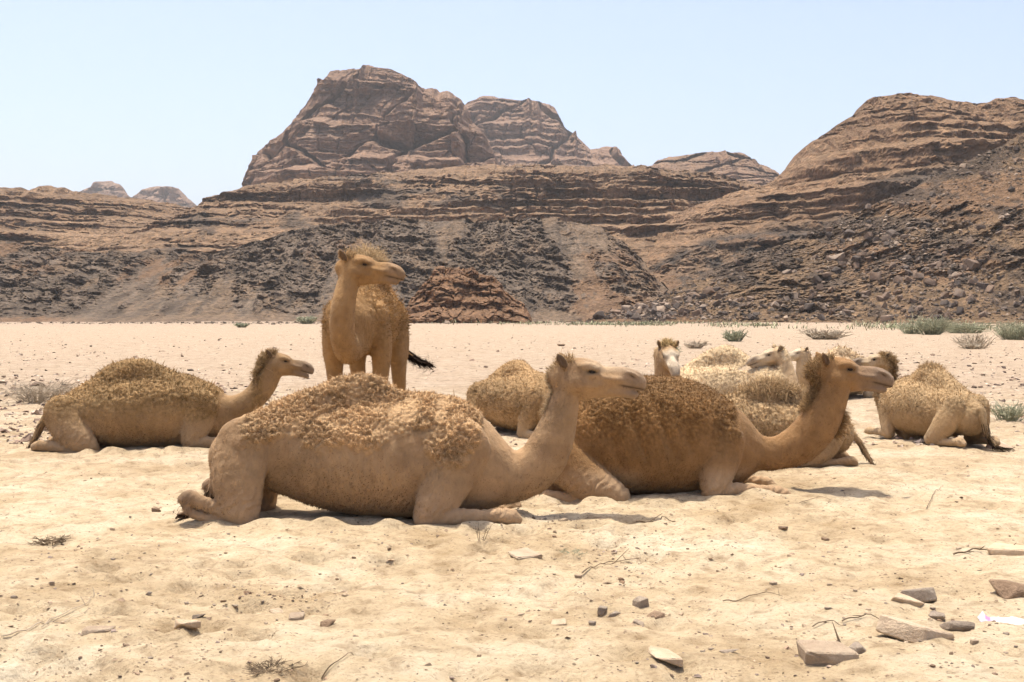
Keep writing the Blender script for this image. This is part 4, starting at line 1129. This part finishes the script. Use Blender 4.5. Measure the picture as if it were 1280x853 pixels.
# L: shaggy camel on the right seen from behind
yL = wdir(-0.30, 0.95)
X, Y = ground_xy(1164, 552)
S, hd, tp = couched(1.3, [(.66, 0, .42, .28, .72), (.88, .0, .42, .20, .75), (.99, .02, .58, .165, .85), (.97, .05, .80, .145, .9), (.92, .09, 1.04, .13, .95)],
                    ((.90, .10, 1.15), math.radians(186) - yL, math.radians(2), .88), ears=(0.5, 0.9),
                    tail_pts=[(-1.12, 0, .52), (-1.20, .0, .36), (-1.24, -.02, .2), (-1.30, -.10, .06)])
finish_camel(S, 'shaggy sandy camel lying with its rump and dark tail towards us', stand(X, Y + .1), yL, 0.85, hd, 0.0145,
             (0.42, 0.295, 0.165), (0.43, 0.31, 0.175), maskG(45, .34, 1.15, .0), paintG((0.50, 0.38, 0.25), 0.4, 0.7), wool_thick=0.025, n_tuft=16000, tuft=(0.030, 0.0036), lump=0.034, coat=.4,
             tail=(tp[1:] + [(-1.42, -.26, .03)], (0.10, 0.07, 0.045), 500, 0.11), seed=19,
             crest=[(nape(-0.7, 0.10), 1400, 0.08, (0.33, 0.23, 0.12)), (topknot, 400, 0.05, (0.36, 0.25, 0.13)), (lambda x, y, z, HL: sstep(1.0, 1.08, z) * (x < .5), 350, 0.06, (0.42, 0.31, 0.18))])
# ------------------------------------------------------------------ stones, boulders, plants and litter
def rock_mesh(name, seed, flat=0.6, n=7, facet=0.25):
    """angular stone of unit size from a cut icosphere"""
    import bmesh
    r = np.random.default_rng(seed)
    bm = bmesh.new()
    P = []
    for sx in (-1, 1):
        for sy in (-1, 1):
            for sz in (-1, 1):
                if r.uniform() < 0.25: continue
                P.append(np.array([sx, sy, sz]) * r.uniform(0.62, 1.0, 3) * 0.5)
    for _ in range(n):
        d = r.normal(size=3); d /= np.abs(d).max() ** 0.6 * np.linalg.norm(d) ** 0.4
        P.append(d * 0.5 * r.uniform(0.8, 1.0))
    P = np.array(P) * np.array([1, r.uniform(0.6, 0.95), flat])
    for q in P: bm.verts.new(q)
    bmesh.ops.convex_hull(bm, input=bm.verts)
    bmesh.ops.delete(bm, geom=[v for v in bm.verts if not v.link_faces], context='VERTS')
    bmesh.ops.bevel(bm, geom=bm.edges[:], offset=0.025, segments=1, affect='EDGES')
    bmesh.ops.recalc_face_normals(bm, faces=bm.faces)
    me = bpy.data.meshes.new(name); bm.to_mesh(me); bm.free()
    return me

def stone_mat(name, a, b, sc=6.0):
    m = Mat(name, 0.92, 0.15)
    p = m.objpos()
    oi = m.n('ShaderNodeObjectInfo')
    c = m.ramp(m.noise(p, sc * 0.35, 6, 0.7), [(0.3, a), (0.7, b)])
    c = m.mix(0.7, c, m.ramp(oi.outputs['Random'], [(0.0, (0.6, 0.58, 0.57)), (0.5, (1, 1, 1)), (1.0, (1.3, 1.24, 1.15))]), 'MULTIPLY')
    m.base(c)
    m.bump(m.noise(p, sc, 6, 0.7), 0.6, 0.08)
    return m.m
ST_TAN = stone_mat('stone_tan', (0.41, 0.30, 0.20), (0.56, 0.44, 0.31))
ST_GREY = stone_mat('stone_grey', (0.25, 0.195, 0.145), (0.44, 0.355, 0.265))
ST_BROWN = stone_mat('stone_brown', (0.19, 0.12, 0.075), (0.36, 0.25, 0.16))
ST_B = [stone_mat('boulder_brown', (0.12, 0.085, 0.062), (0.23, 0.16, 0.112), 3.0), stone_mat('boulder_dark', (0.065, 0.052, 0.044), (0.13, 0.10, 0.08), 3.0), stone_mat('boulder_pale', (0.20, 0.15, 0.11), (0.32, 0.24, 0.175), 3.0)]

ROCKS = {}
def rock_of(mat, i, flat):
    key = (mat.name, i, flat)
    if key not in ROCKS:
        me = rock_mesh('stone', 100 + i, flat); me.materials.append(mat); ROCKS[key] = me
    return ROCKS[key]

def gz1(x, y): return float(ground_z(np.array([x]), np.array([y]))[0])
def put_stone(name, px, py, w, mat, i, flat, label, cat='stone', group=None, sink=0.25, rz=0.0, tilt=(0, 0), h=1.0):
    X, Y = ground_xy(px, py)
    s = w / FPX * Y * (1.12 if w > 14 else 0.9)
    o = add_obj(name, rock_of(mat, i, flat), None, label=label, cat=cat, group=group)
    o.scale = (s, s, s * h)
    o.location = (X, Y, gz1(X, Y) + s * flat * h * (0.5 - sink - 0.13) * 0.8)
    o.rotation_euler = (tilt[0], tilt[1], rz)
    return o
FG = [  # px, py, width px, material, mesh, flatness, label
    (1034, 824, 66, ST_TAN, 0, .42, 'squarish tan sandstone block with a pale flat top', .2, (.05, 0)),
    (1146, 800, 74, ST_TAN, 1, .34, 'large tilted tan slab leaning beside a dark hollow', .22, (.25, -.12)),
    (833, 824, 58, ST_TAN, 2, .22, 'flat tan stone slab lying low in the sand', .3, (0, 0)),
    (1077, 820, 34, ST_GREY, 3, .45, 'dark grey stone touching the squarish tan block', .2, (0, 0)),
    (1147, 743, 44, ST_GREY, 4, .42, 'flat grey stone propped up on a pale one', .05, (.5, .1)),
    (1138, 749, 38, ST_TAN, 5, .30, 'pale wedge of stone under the propped grey one', .15, (.1, .1)),
    (1196, 786, 46, ST_GREY, 6, .34, 'grey brown stone lying behind the large tilted slab', .2, (.1, .2)),
    (1174, 772, 26, ST_GREY, 7, .5, 'small rounded grey stone behind the tilted slab', .2, (0, 0)),
    (1270, 742, 52, ST_BROWN, 8, .45, 'reddish brown rock with a sunlit top near the pink litter', .2, (0, .1)),
    (1268, 692, 60, ST_TAN, 9, .3, 'low tan rock beside a dead branch', .3, (0, 0)),
    (801, 755, 20, ST_GREY, 10, .75, 'upright dark grey pebble standing alone', .1, (.2, .1)),
    (754, 757, 17, ST_GREY, 11, .7, 'dark grey pebble, larger of a touching pair', .15, (0, .2)),
    (767, 761, 18, ST_GREY, 3, .5, 'dark grey pebble, flatter of a touching pair', .15, (0, 0)),
    (799, 777, 15, ST_GREY, 6, .45, 'small dark pebble below the upright one', .15, (0, 0)),
    (820, 769, 22, ST_BROWN, 5, .34, 'flat brown chip of stone near the upright pebble', .15, (0, 0)),
    (699, 777, 28, ST_TAN, 4, .3, 'thin pale chip of stone half buried in sand', .3, (.1, 0)),
    (231, 786, 26, ST_TAN, 12, .5, 'blocky brown sided stone at the edge of the gravel patch', .15, (0, 0)),
    (250, 776, 22, ST_GREY, 13, .5, 'dark stone beside the blocky brown sided one', .15, (0, 0)),
    (345, 762, 20, ST_TAN, 6, .4, 'small tan stone at the far end of the gravel patch', .15, (0, 0)),
    (370, 774, 28, ST_TAN, 7, .3, 'pale flat stone beside the gravel patch', .25, (0, 0)),
    (408, 783, 18, ST_BROWN, 8, .6, 'small reddish stone lying alone past the gravel patch', .15, (0, 0)),
    (120, 796, 40, ST_TAN, 9, .2, 'broad pale stone flake lying flat near the long dry stalk', .3, (0, 0)),
    (194, 642, 13, ST_BROWN, 10, .8, 'dark lump lying on bare sand near the folded hind foot', .1, (0, 0)),
    (653, 697, 60, ST_TAN, 11, .14, 'wide whitish stone flush with the sand', .3, (0, 0)),
    (980, 666, 14, ST_BROWN, 12, .6, 'dark round dropping on the sand before the dark camel', .1, (0, 0)),
    (913, 818, 24, ST_GREY, 13, .35, 'low grey stone between the flat slab and the square block', .25, (0, 0)),
    (1120, 385, 0, ST_TAN, 0, .3, '', 0, (0, 0)),
]
for i, (px, py, w, mat, k, flat, lab, sink, tilt) in enumerate(FG):
    if w: put_stone('stone', px, py, w, mat, k, flat, lab, sink=sink, rz=(i * 2.4) % 6.28, tilt=tilt)

# countable pebbles, scattered in loose patches
r = np.random.default_rng(5)
patches = [(270, 770, 70, 22, 30, 'in the gravel patch by the blocky brown stone'), (350, 745, 60, 12, 18, 'behind the gravel patch'), (1190, 800, 60, 25, 26, 'around the large tilted slab'), (1120, 770, 70, 20, 20, 'near the propped grey stone'),
           (780, 715, 60, 25, 14, 'by the dark crooked twig'), (640, 760, 560, 80, 60, 'loose on the open sand'), (1000, 690, 260, 40, 20, 'on the sand before the dark camel'), (130, 690, 120, 50, 18, 'by the small dead weed')]
PCOL = {'stone_grey': 'grey', 'stone_brown': 'brown', 'stone_tan': 'tan'}
for cx, cy, sx, sy, n, where in patches:
    for _ in range(n):
        px, py = r.normal(cx, sx), r.normal(cy, sy)
        if not (640 < py < 880 and -40 < px < 1330): continue
        w = np.clip(r.lognormal(1.75, 0.4), 3.5, 14)
        mat = [ST_GREY, ST_BROWN, ST_TAN, ST_TAN][r.integers(4)]
        put_stone('pebble', px, py, w, mat, int(r.integers(14)), [.45, .6][r.integers(2)], '%s %s pebble %s' % ('tiny' if w < 5.5 else 'small' if w < 9 else 'larger', PCOL[mat.name], where), 'pebble', 'pebbles scattered over the sand', .12, r.uniform(0, 6.28))

# grit too small to pick apart
def small_rocks(name, P, s, N=None, seed=0, flat=0.6, colr=None, mat=None, **kw):
    rr = np.random.default_rng(seed)
    base = np.array([(1, 1, .0), (-1, .8, .1), (-.9, -1, 0), (1, -.8, .1), (.6, .5, 1), (-.6, .55, .8), (-.5, -.6, 1), (.6, -.5, .75)]) * 0.5
    bf = np.array([(4, 5, 6, 7), (0, 1, 5, 4), (1, 2, 6, 5), (2, 3, 7, 6), (3, 0, 4, 7), (3, 2, 1, 0)])
    n = len(P)
    B = base[None] * (1 + 0.35 * rr.normal(size=(n, 8, 3))) * np.array([1, 1, flat])
    a = rr.uniform(0, 6.28, n); ca, sa = np.cos(a)[:, None], np.sin(a)[:, None]
    t = rr.normal(0, 0.35, n); ct, st_ = np.cos(t)[:, None], np.sin(t)[:, None]
    x, y, z = B[..., 0] * ca - B[..., 1] * sa, B[..., 0] * sa + B[..., 1] * ca, B[..., 2]
    y, z = y * ct - z * st_, y * st_ + z * ct
    V = np.stack([x, y, z], -1) * s[:, None, None] + P[:, None, :]
    F = (np.arange(n)[:, None, None] * 8 + bf[None]).reshape(-1, 4)
    C = np.repeat(colr, 8, 0)
    me = make_mesh(name, V.reshape(-1, 3), F, smooth=False, color=C)
    return add_obj(name, me, mat, **kw)
m = Mat('grit', 0.95, 0.1)
pp = m.pos()
m.base(m.mix(0.6, m.attr('Col', 'Color'), m.ramp(m.noise(pp, 3.0, 4, 0.7), [(0.3, (0.7, 0.7, 0.7)), (0.7, (1.2, 1.2, 1.2))]), 'MULTIPLY'))
GRIT = m.m
def cpick(rr, n, cols, p=None):
    c = np.array(cols)[rr.choice(len(cols), n, p=p)]
    return c * rr.normal(1, 0.18, (n, 1)).clip(0.5, 1.5)
n = 7000
Yg = 1 / r.uniform(1 / 26.0, 1 / 4.6, n); Xg = r.uniform(-0.52, 0.52, n) * Yg
keep = fbm(Xg / 0.9, Yg / 0.9, octv=3, seed=31) + r.normal(0, 0.35, n) > -0.05
Xg, Yg = Xg[keep], Yg[keep]; n = len(Xg)
dz = []
for px, py, sx, sy, k in ((790, 700, 40, 16, 160), (690, 650, 45, 8, 140), (250, 632, 40, 10, 70), (560, 668, 120, 8, 90), (900, 650, 90, 12, 120), (330, 745, 60, 10, 160), (1190, 600, 60, 16, 80), (110, 600, 80, 12, 80), (780, 745, 60, 20, 60)):
    for _ in range(k): dz.append(ground_xy(r.normal(px, sx), max(r.normal(py, sy), 560)))
dz = np.array(dz, np.float32)
Xg = np.concatenate([Xg, dz[:, 0]]); Yg = np.concatenate([Yg, dz[:, 1]]); n = len(Xg)
P = np.stack([Xg, Yg, ground_z(Xg, Yg)], -1)
small_rocks('grit', P, np.clip(r.lognormal(-4.75, 0.5, n), .004, .03), seed=6, colr=cpick(r, n, [(0.16, 0.11, 0.075), (0.30, 0.21, 0.14), (0.45, 0.33, 0.22), (0.25, 0.19, 0.15)]), mat=GRIT,
            kind='stuff', label='fine grit, droppings and stone chips over the sand', cat='grit')
n = 16000
Yg = 1 / r.uniform(1 / 190.0, 1 / 14.0, n); Xg = r.uniform(-0.6, 0.6, n) * Yg
keep = fbm(Xg / 9, Yg / 9, octv=3, seed=32) + r.normal(0, 0.35, n) > 0.0
Xg, Yg = Xg[keep], Yg[keep]; n = len(Xg)
P = np.stack([Xg, Yg, ground_z(Xg, Yg)], -1)
small_rocks('gravel', P, np.clip(r.lognormal(-3.1, 0.5, n), .02, .30), seed=7, colr=cpick(r, n, [(0.12, 0.085, 0.07), (0.24, 0.165, 0.12), (0.40, 0.29, 0.21), (0.52, 0.41, 0.31)]), mat=GRIT,
            kind='stuff', label='gravel strewn over the flat plain behind the camels', cat='gravel')

# boulders on the right-hand slope: the large ones singly, the rest as one mass
nr, nc = SCREE.shape[:2]
vis = (SCREE[..., 0] / SCREE[..., 1] < 0.44) & (SCREE[..., 2] > 0.5) & (SCREE_N[..., 2] * np.sign(SCREE_N[..., 2]) > 0.15)
den = sstep(-0.1, 0.35, fbm(SCREE[..., 0] / 16, SCREE[..., 2] / 10, octv=3, seed=97)) + 0.12 + 1.3 * np.exp(-(((SCREE[..., 0] - 0.35 * SCREE[..., 1]) / 13) ** 2)) * (SCREE[..., 2] < 18)
den = den * sstep(-1, 10, SCREE[..., 0] - 12) * vis
prob = (den / den.sum()).ravel()
flat_i = r.choice(nr * nc, 6500, p=prob)
PB = SCREE.reshape(-1, 3)[flat_i] + r.normal(0, 0.25, (6500, 3)) * np.array([1, .3, .1])
sizes = np.clip(r.lognormal(-1.0, 0.55, 6500), .15, 2.2)
order = np.argsort(-sizes / PB[:, 1])
for j in order[:240]:
    s = sizes[j] * 1.25; bk = int(r.choice(3, p=[.5, .3, .2])); zb = PB[j][2]
    lb = '%s %s boulder %s' % ('huge' if s > 2.0 else 'large' if s > 1.2 else 'angular', ('brown', 'dark', 'pale')[bk], 'at the foot of the scree slope' if zb < 4 else 'low on the scree slope' if zb < 10 else 'halfway up the scree slope' if zb < 20 else 'high on the scree slope')
    o = add_obj('boulder', rock_of(ST_B[bk], int(r.integers(14)), .7), None, label=lb, cat='boulder', group='boulders on the scree slope')
    o.scale = (s, s, s * r.uniform(.7, 1.2)); o.location = PB[j] + np.array([0, 0, s * 0.12]); o.rotation_euler = (r.normal(0, .35), r.normal(0, .35), r.uniform(0, 6.28))
rest = order[240:]
small_rocks('scree', PB[rest], sizes[rest] * 0.9, seed=9, flat=0.75, colr=cpick(r, len(rest), [(0.08, 0.063, 0.05), (0.14, 0.10, 0.072), (0.19, 0.135, 0.095), (0.25, 0.19, 0.14)]), mat=GRIT,
            kind='stuff', label='loose brown scree between the boulders', cat='scree')

n = 1500
Xg = r.uniform(-135, 60, n).astype(np.float32); Yg = (208 - np.abs(r.normal(0, 14, n)) + 8 * fbm(Xg / 12, Xg * 0, octv=3, seed=55)).astype(np.float32)
P = np.stack([Xg, Yg, ground_z(Xg, Yg)], -1)
small_rocks('rubble', P, np.clip(r.lognormal(-1.5, 0.6, n), .08, 1.3), seed=17, flat=0.7, colr=cpick(r, n, [(0.10, 0.08, 0.062), (0.17, 0.125, 0.09), (0.24, 0.18, 0.13)]), mat=GRIT,
            kind='stuff', label='dark rubble spread along the foot of the dark hill', cat='rubble')

# ---------------- plants
def sticks(segs):
    """list of polylines with radius -> three-sided tubes; returns V, F"""
    V, F = [], []
    for P, r0, r1 in segs:
        P = np.asarray(P, float); n = len(P)
        d = np.gradient(P, axis=0); d /= np.maximum(np.linalg.norm(d, axis=1, keepdims=True), 1e-9)
        a = np.cross(d, (0.31, 0.52, 0.79)); a /= np.maximum(np.linalg.norm(a, axis=1, keepdims=True), 1e-9); b = np.cross(d, a)
        rr = np.linspace(r0, r1, n)[:, None]
        o = len(V)
        for i in range(n):
            for k in range(3):
                t = k * 2.0944; V.append(P[i] + rr[i] * (a[i] * math.cos(t) + b[i] * math.sin(t)))
        for i in range(n - 1):
            for k in range(3):
                F.append((o + 3 * i + k, o + 3 * i + (k + 1) % 3, o + 3 * i + 3 + (k + 1) % 3, o + 3 * i + 3 + k))
    return np.array(V), np.array(F)
def bush_mesh(name, seed, w, h, n, rad, mat, spread=1.0, kink=0.25):
    rr = np.random.default_rng(seed); segs = []
    for _ in range(n):
        a = rr.uniform(0, 6.28); b = np.array([math.cos(a), math.sin(a)]) * rr.uniform(0, .32) * w
        out = np.array([math.cos(a), math.sin(a)]) * rr.uniform(.1, .5) * w * spread
        hh = h * rr.uniform(.45, 1.05)
        p0 = np.array([b[0], b[1], 0]); p3 = np.array([b[0] + out[0], b[1] + out[1], hh])
        ts = np.linspace(0, 1, 4)[:, None]
        P = p0 + (p3 - p0) * ts + rr.normal(0, kink * h * .2, (4, 3)) * ts
        segs.append((P, rad, rad * .5))
        for _ in range(3):
            t = rr.uniform(.35, .95); q = p0 + (p3 - p0) * t
            e = q + rr.normal(0, .16, 3) * np.array([w, w, h]) + np.array([0, 0, .12 * h]); e[2] = max(e[2], 0.01)
            segs.append(([q, (q + e) / 2 + rr.normal(0, .02, 3) * w, e], rad * .7, rad * .35))
    V, F = sticks(segs)
    me = make_mesh(name, V, F); me.materials.append(mat); return me
def plant_mat(name, a, b):
    m = Mat(name, 0.9, 0.1); m.base(m.ramp(m.noise(m.objpos(), 5.0, 3), [(0.35, a), (0.65, b)])); return m.m
DRY = plant_mat('dry_brush', (0.27, 0.21, 0.145), (0.46, 0.38, 0.28))
GREEN = plant_mat('grey_green', (0.20, 0.205, 0.125), (0.38, 0.37, 0.25))
TWIG = plant_mat('dead_twig', (0.10, 0.07, 0.045), (0.26, 0.19, 0.12))
def bush(px, py, wpx, hpx, mat, label, seed, n=60, radpx=0.8, group=None, spread=1.0):
    X, Y = ground_xy(px, py); k = Y / FPX
    add_obj('bush', bush_mesh('bush', seed, wpx * k, hpx * k, n, radpx * k, mat, spread), None, label=label, cat='bush', group=group, loc=(X, Y, gz1(X, Y) - .01))
bush(48, 503, 72, 27, DRY, 'wide grey dry bush behind the lone brown camel', 1, 110, .45)
bush(1165, 419, 36, 22, GREEN, 'round green shrub at the foot of the scree slope', 2, 120, .5)
bush(1268, 425, 42, 22, GREEN, 'broad green shrub beside the round one at the slope foot', 3, 130, .5)
bush(1140, 418, 30, 16, GREEN, 'low pale green shrub touching the round green one', 4, 80, .45)
bush(1208, 417, 60, 14, GREEN, 'long low green shrub between the two tall green ones', 5, 120, .45)
bush(1030, 425, 44, 13, DRY, 'low grey dry bush on the plain behind the camel heads', 6, 90, .7)
bush(1218, 436, 40, 18, DRY, 'thin pale dry bush on the plain behind the shaggy camel', 7, 60, .5)
bush(918, 428, 24, 14, GREEN, 'small green shrub above the cream camel', 8, 70, .7)
bush(838, 443, 22, 10, GREEN, 'tiny green shrub behind the white face', 9, 50, .6)
bush(868, 436, 26, 9, DRY, 'tiny dry bush between the two tiny shrubs', 10, 50, .6)
bush(1262, 524, 46, 22, GREEN, 'sparse green weed beside the shaggy camel rump', 11, 70, .6)
bush(385, 405, 22, 9, GREEN, 'little green shrub at the foot of the dark hill', 12, 60, .8)
bush(302, 410, 14, 6, GREEN, 'very small green shrub alone on the far plain', 13, 40, .8)
bush(1215, 437, 30, 8, DRY, 'flat dry tuft under the thin pale bush', 15, 40, .6)
bush(602, 684, 26, 24, TWIG, 'thin leafless weed stem standing before the pale camel', 16, 4, .5)
bush(62, 678, 40, 10, TWIG, 'small dead weed on the sand left of the herd', 17, 40, .6)
bush(335, 842, 54, 9, TWIG, 'brown crumbly dead weed at the bottom of the sand', 18, 60, .7, spread=1.2)
bush(716, 692, 30, 8, GREEN, 'faint green seedling on the bare sand', 19, 14, .4)

# green strip of grass along the slope foot
n = 14000
pxs = r.uniform(480, 1340, n); pw = np.interp(pxs, [480, 640, 700, 880, 1000, 1110, 1150, 1340], [.05, .3, .7, .8, 1, 1, .3, .5])
Yg = np.interp(pxs, [480, 800, 1000, 1280, 1340], [196, 180, 160, 134, 126]) + r.normal(-10, 12, n); Xg = (pxs - 640) / FPX * Yg
keep = (r.uniform(0, 1, n) < pw) & (fbm(Xg / 6, Yg / 12, octv=4, seed=41, gain=.65) - 0.06 > r.uniform(-.15, .25, n))
Xg, Yg = Xg[keep], Yg[keep]; n = len(Xg)
P = np.stack([Xg, Yg, ground_z(Xg, Yg)], -1)
me = tuft_mesh('grass_strip', P, np.tile(np.array([[0, 0, 1.0]]), (n, 1)), r.lognormal(-1.0, .4, n), np.full(n, .05), cpick(r, n, [(0.20, 0.215, 0.12), (0.27, 0.275, 0.165), (0.34, 0.32, 0.20)]), r, droop=0.0, curl=0.2, seg=2, up=1.5)
m = Mat('grass', 0.9, 0.1); m.base(m.attr('Col', 'Color')); 
add_obj('grass_strip', me, m.m, kind='stuff', label='strip of sparse green grass along the foot of the slope', cat='grass')

# twigs and stalks lying on the sand
def twig(pts, rad, label, mat=TWIG, side=0, lift=0.006):
    P = []
    for px, py in pts:
        X, Y = ground_xy(px, py); P.append((X, Y, gz1(X, Y) + lift + rad))
    P = catmull([p + (0.01, 1) for p in P], 6)[:, :3]
    P[:, 2] = ground_z(P[:, 0].astype(np.float32), P[:, 1].astype(np.float32)) + lift + rad + 0.004 * np.sin(np.arange(len(P)))
    rad = rad * .75; segs = [(P, rad, rad * .4)]
    rr = np.random.default_rng(int(pts[0][0]))
    for k in range(side):
        i = rr.integers(2, len(P) - 1); d = rr.normal(0, .06, 3); d[2] = abs(d[2]) * .5
        segs.append(([P[i], P[i] + d * .6, P[i] + d], rad * .6, rad * .3))
    o = np.array(P[0]); V, F = sticks([(np.array(q) - o, a, b) for q, a, b in segs])
    add_obj('twig', make_mesh('twig', V, F), mat, label=label, cat='twig', loc=tuple(o))
twig([(0, 804), (35, 795), (70, 778), (100, 768), (114, 752), (113, 742)], .005, 'long pale dry stalk curving up from the edge of the sand', DRY, 2)
twig([(48, 794), (78, 783), (110, 770)], .004, 'short dry stalk crossing the long curved one', DRY, 1)
twig([(400, 842), (425, 836), (450, 822)], .005, 'bent dark twig near the crumbly dead weed', TWIG, 0)
twig([(905, 754), (930, 750), (955, 747), (980, 750)], .005, 'thin arched twig lying alone on the pale sand', TWIG, 2)
twig([(1055, 782), (1080, 778), (1115, 779)], .006, 'dark twig above the square sandstone block', TWIG, 1)
twig([(1018, 787), (1040, 782), (1056, 788)], .005, 'short crooked twig beside the square block', TWIG, 0)
twig([(1194, 694), (1215, 693), (1240, 689), (1262, 690)], .009, 'knobby dead branch pointing at the low tan rock', TWIG, 3)
twig([(728, 716), (745, 708), (765, 700), (792, 696)], .007, 'dark crooked twig among crumbs of dung', TWIG, 4)
twig([(796, 662), (820, 655), (845, 657)], .010, 'thick dark twig lying before the dark camel', TWIG, 3)
twig([(1160, 640), (1170, 622), (1178, 612)], .005, 'thin upright looking stalk on the open sand', TWIG, 0)
twig([(1000, 637), (1020, 634), (1040, 632)], .004, 'faint straight twig near the long head shadow', TWIG, 0)

# crumpled pink and white litter
X, Y = ground_xy(1258, 779)
nu, nv = 26, 12
uu, vv = np.meshgrid(np.linspace(-.5, .5, nu), np.linspace(-.5, .5, nv))
L, Wd = 0.24, 0.075
zz = 0.022 + 0.016 * fbm(uu * 5, vv * 4, octv=3, seed=61) + 0.012 * ridged(uu * 7, vv * 3, octv=2, seed=62) * (vv > -.3) + 0.025 * np.exp(-((uu + .38) / .06) ** 2) * (vv > 0)
V = np.stack([uu * L + 0.012 * fbm(uu * 6, vv * 6, octv=2, seed=63), vv * Wd * (1 + .5 * fbm(uu * 4, vv * 0, octv=2, seed=64)) - 0.10 * uu * .2, zz], -1).reshape(-1, 3)
F = grid_faces(nv, nu)
V2 = np.concatenate([V, V - np.array([0, 0, .003])]); F2 = np.concatenate([F, F[:, ::-1] + len(V)])
pinkc = np.where((V2[:, 0] < -.06)[:, None] & (V2[:, 0] > -.085)[:, None], (0.52, 0.25, 0.40), (0.62, 0.57, 0.60))
m = Mat('litter', 0.6, 0.3); m.base(m.attr('Col', 'Color'))
add_obj('litter', make_mesh('litter', V2, F2, color=pinkc), m.m, label='crumpled pink and white piece of litter among the stones', cat='litter', loc=(X, Y, gz1(X, Y) + .004), rz=-.12)
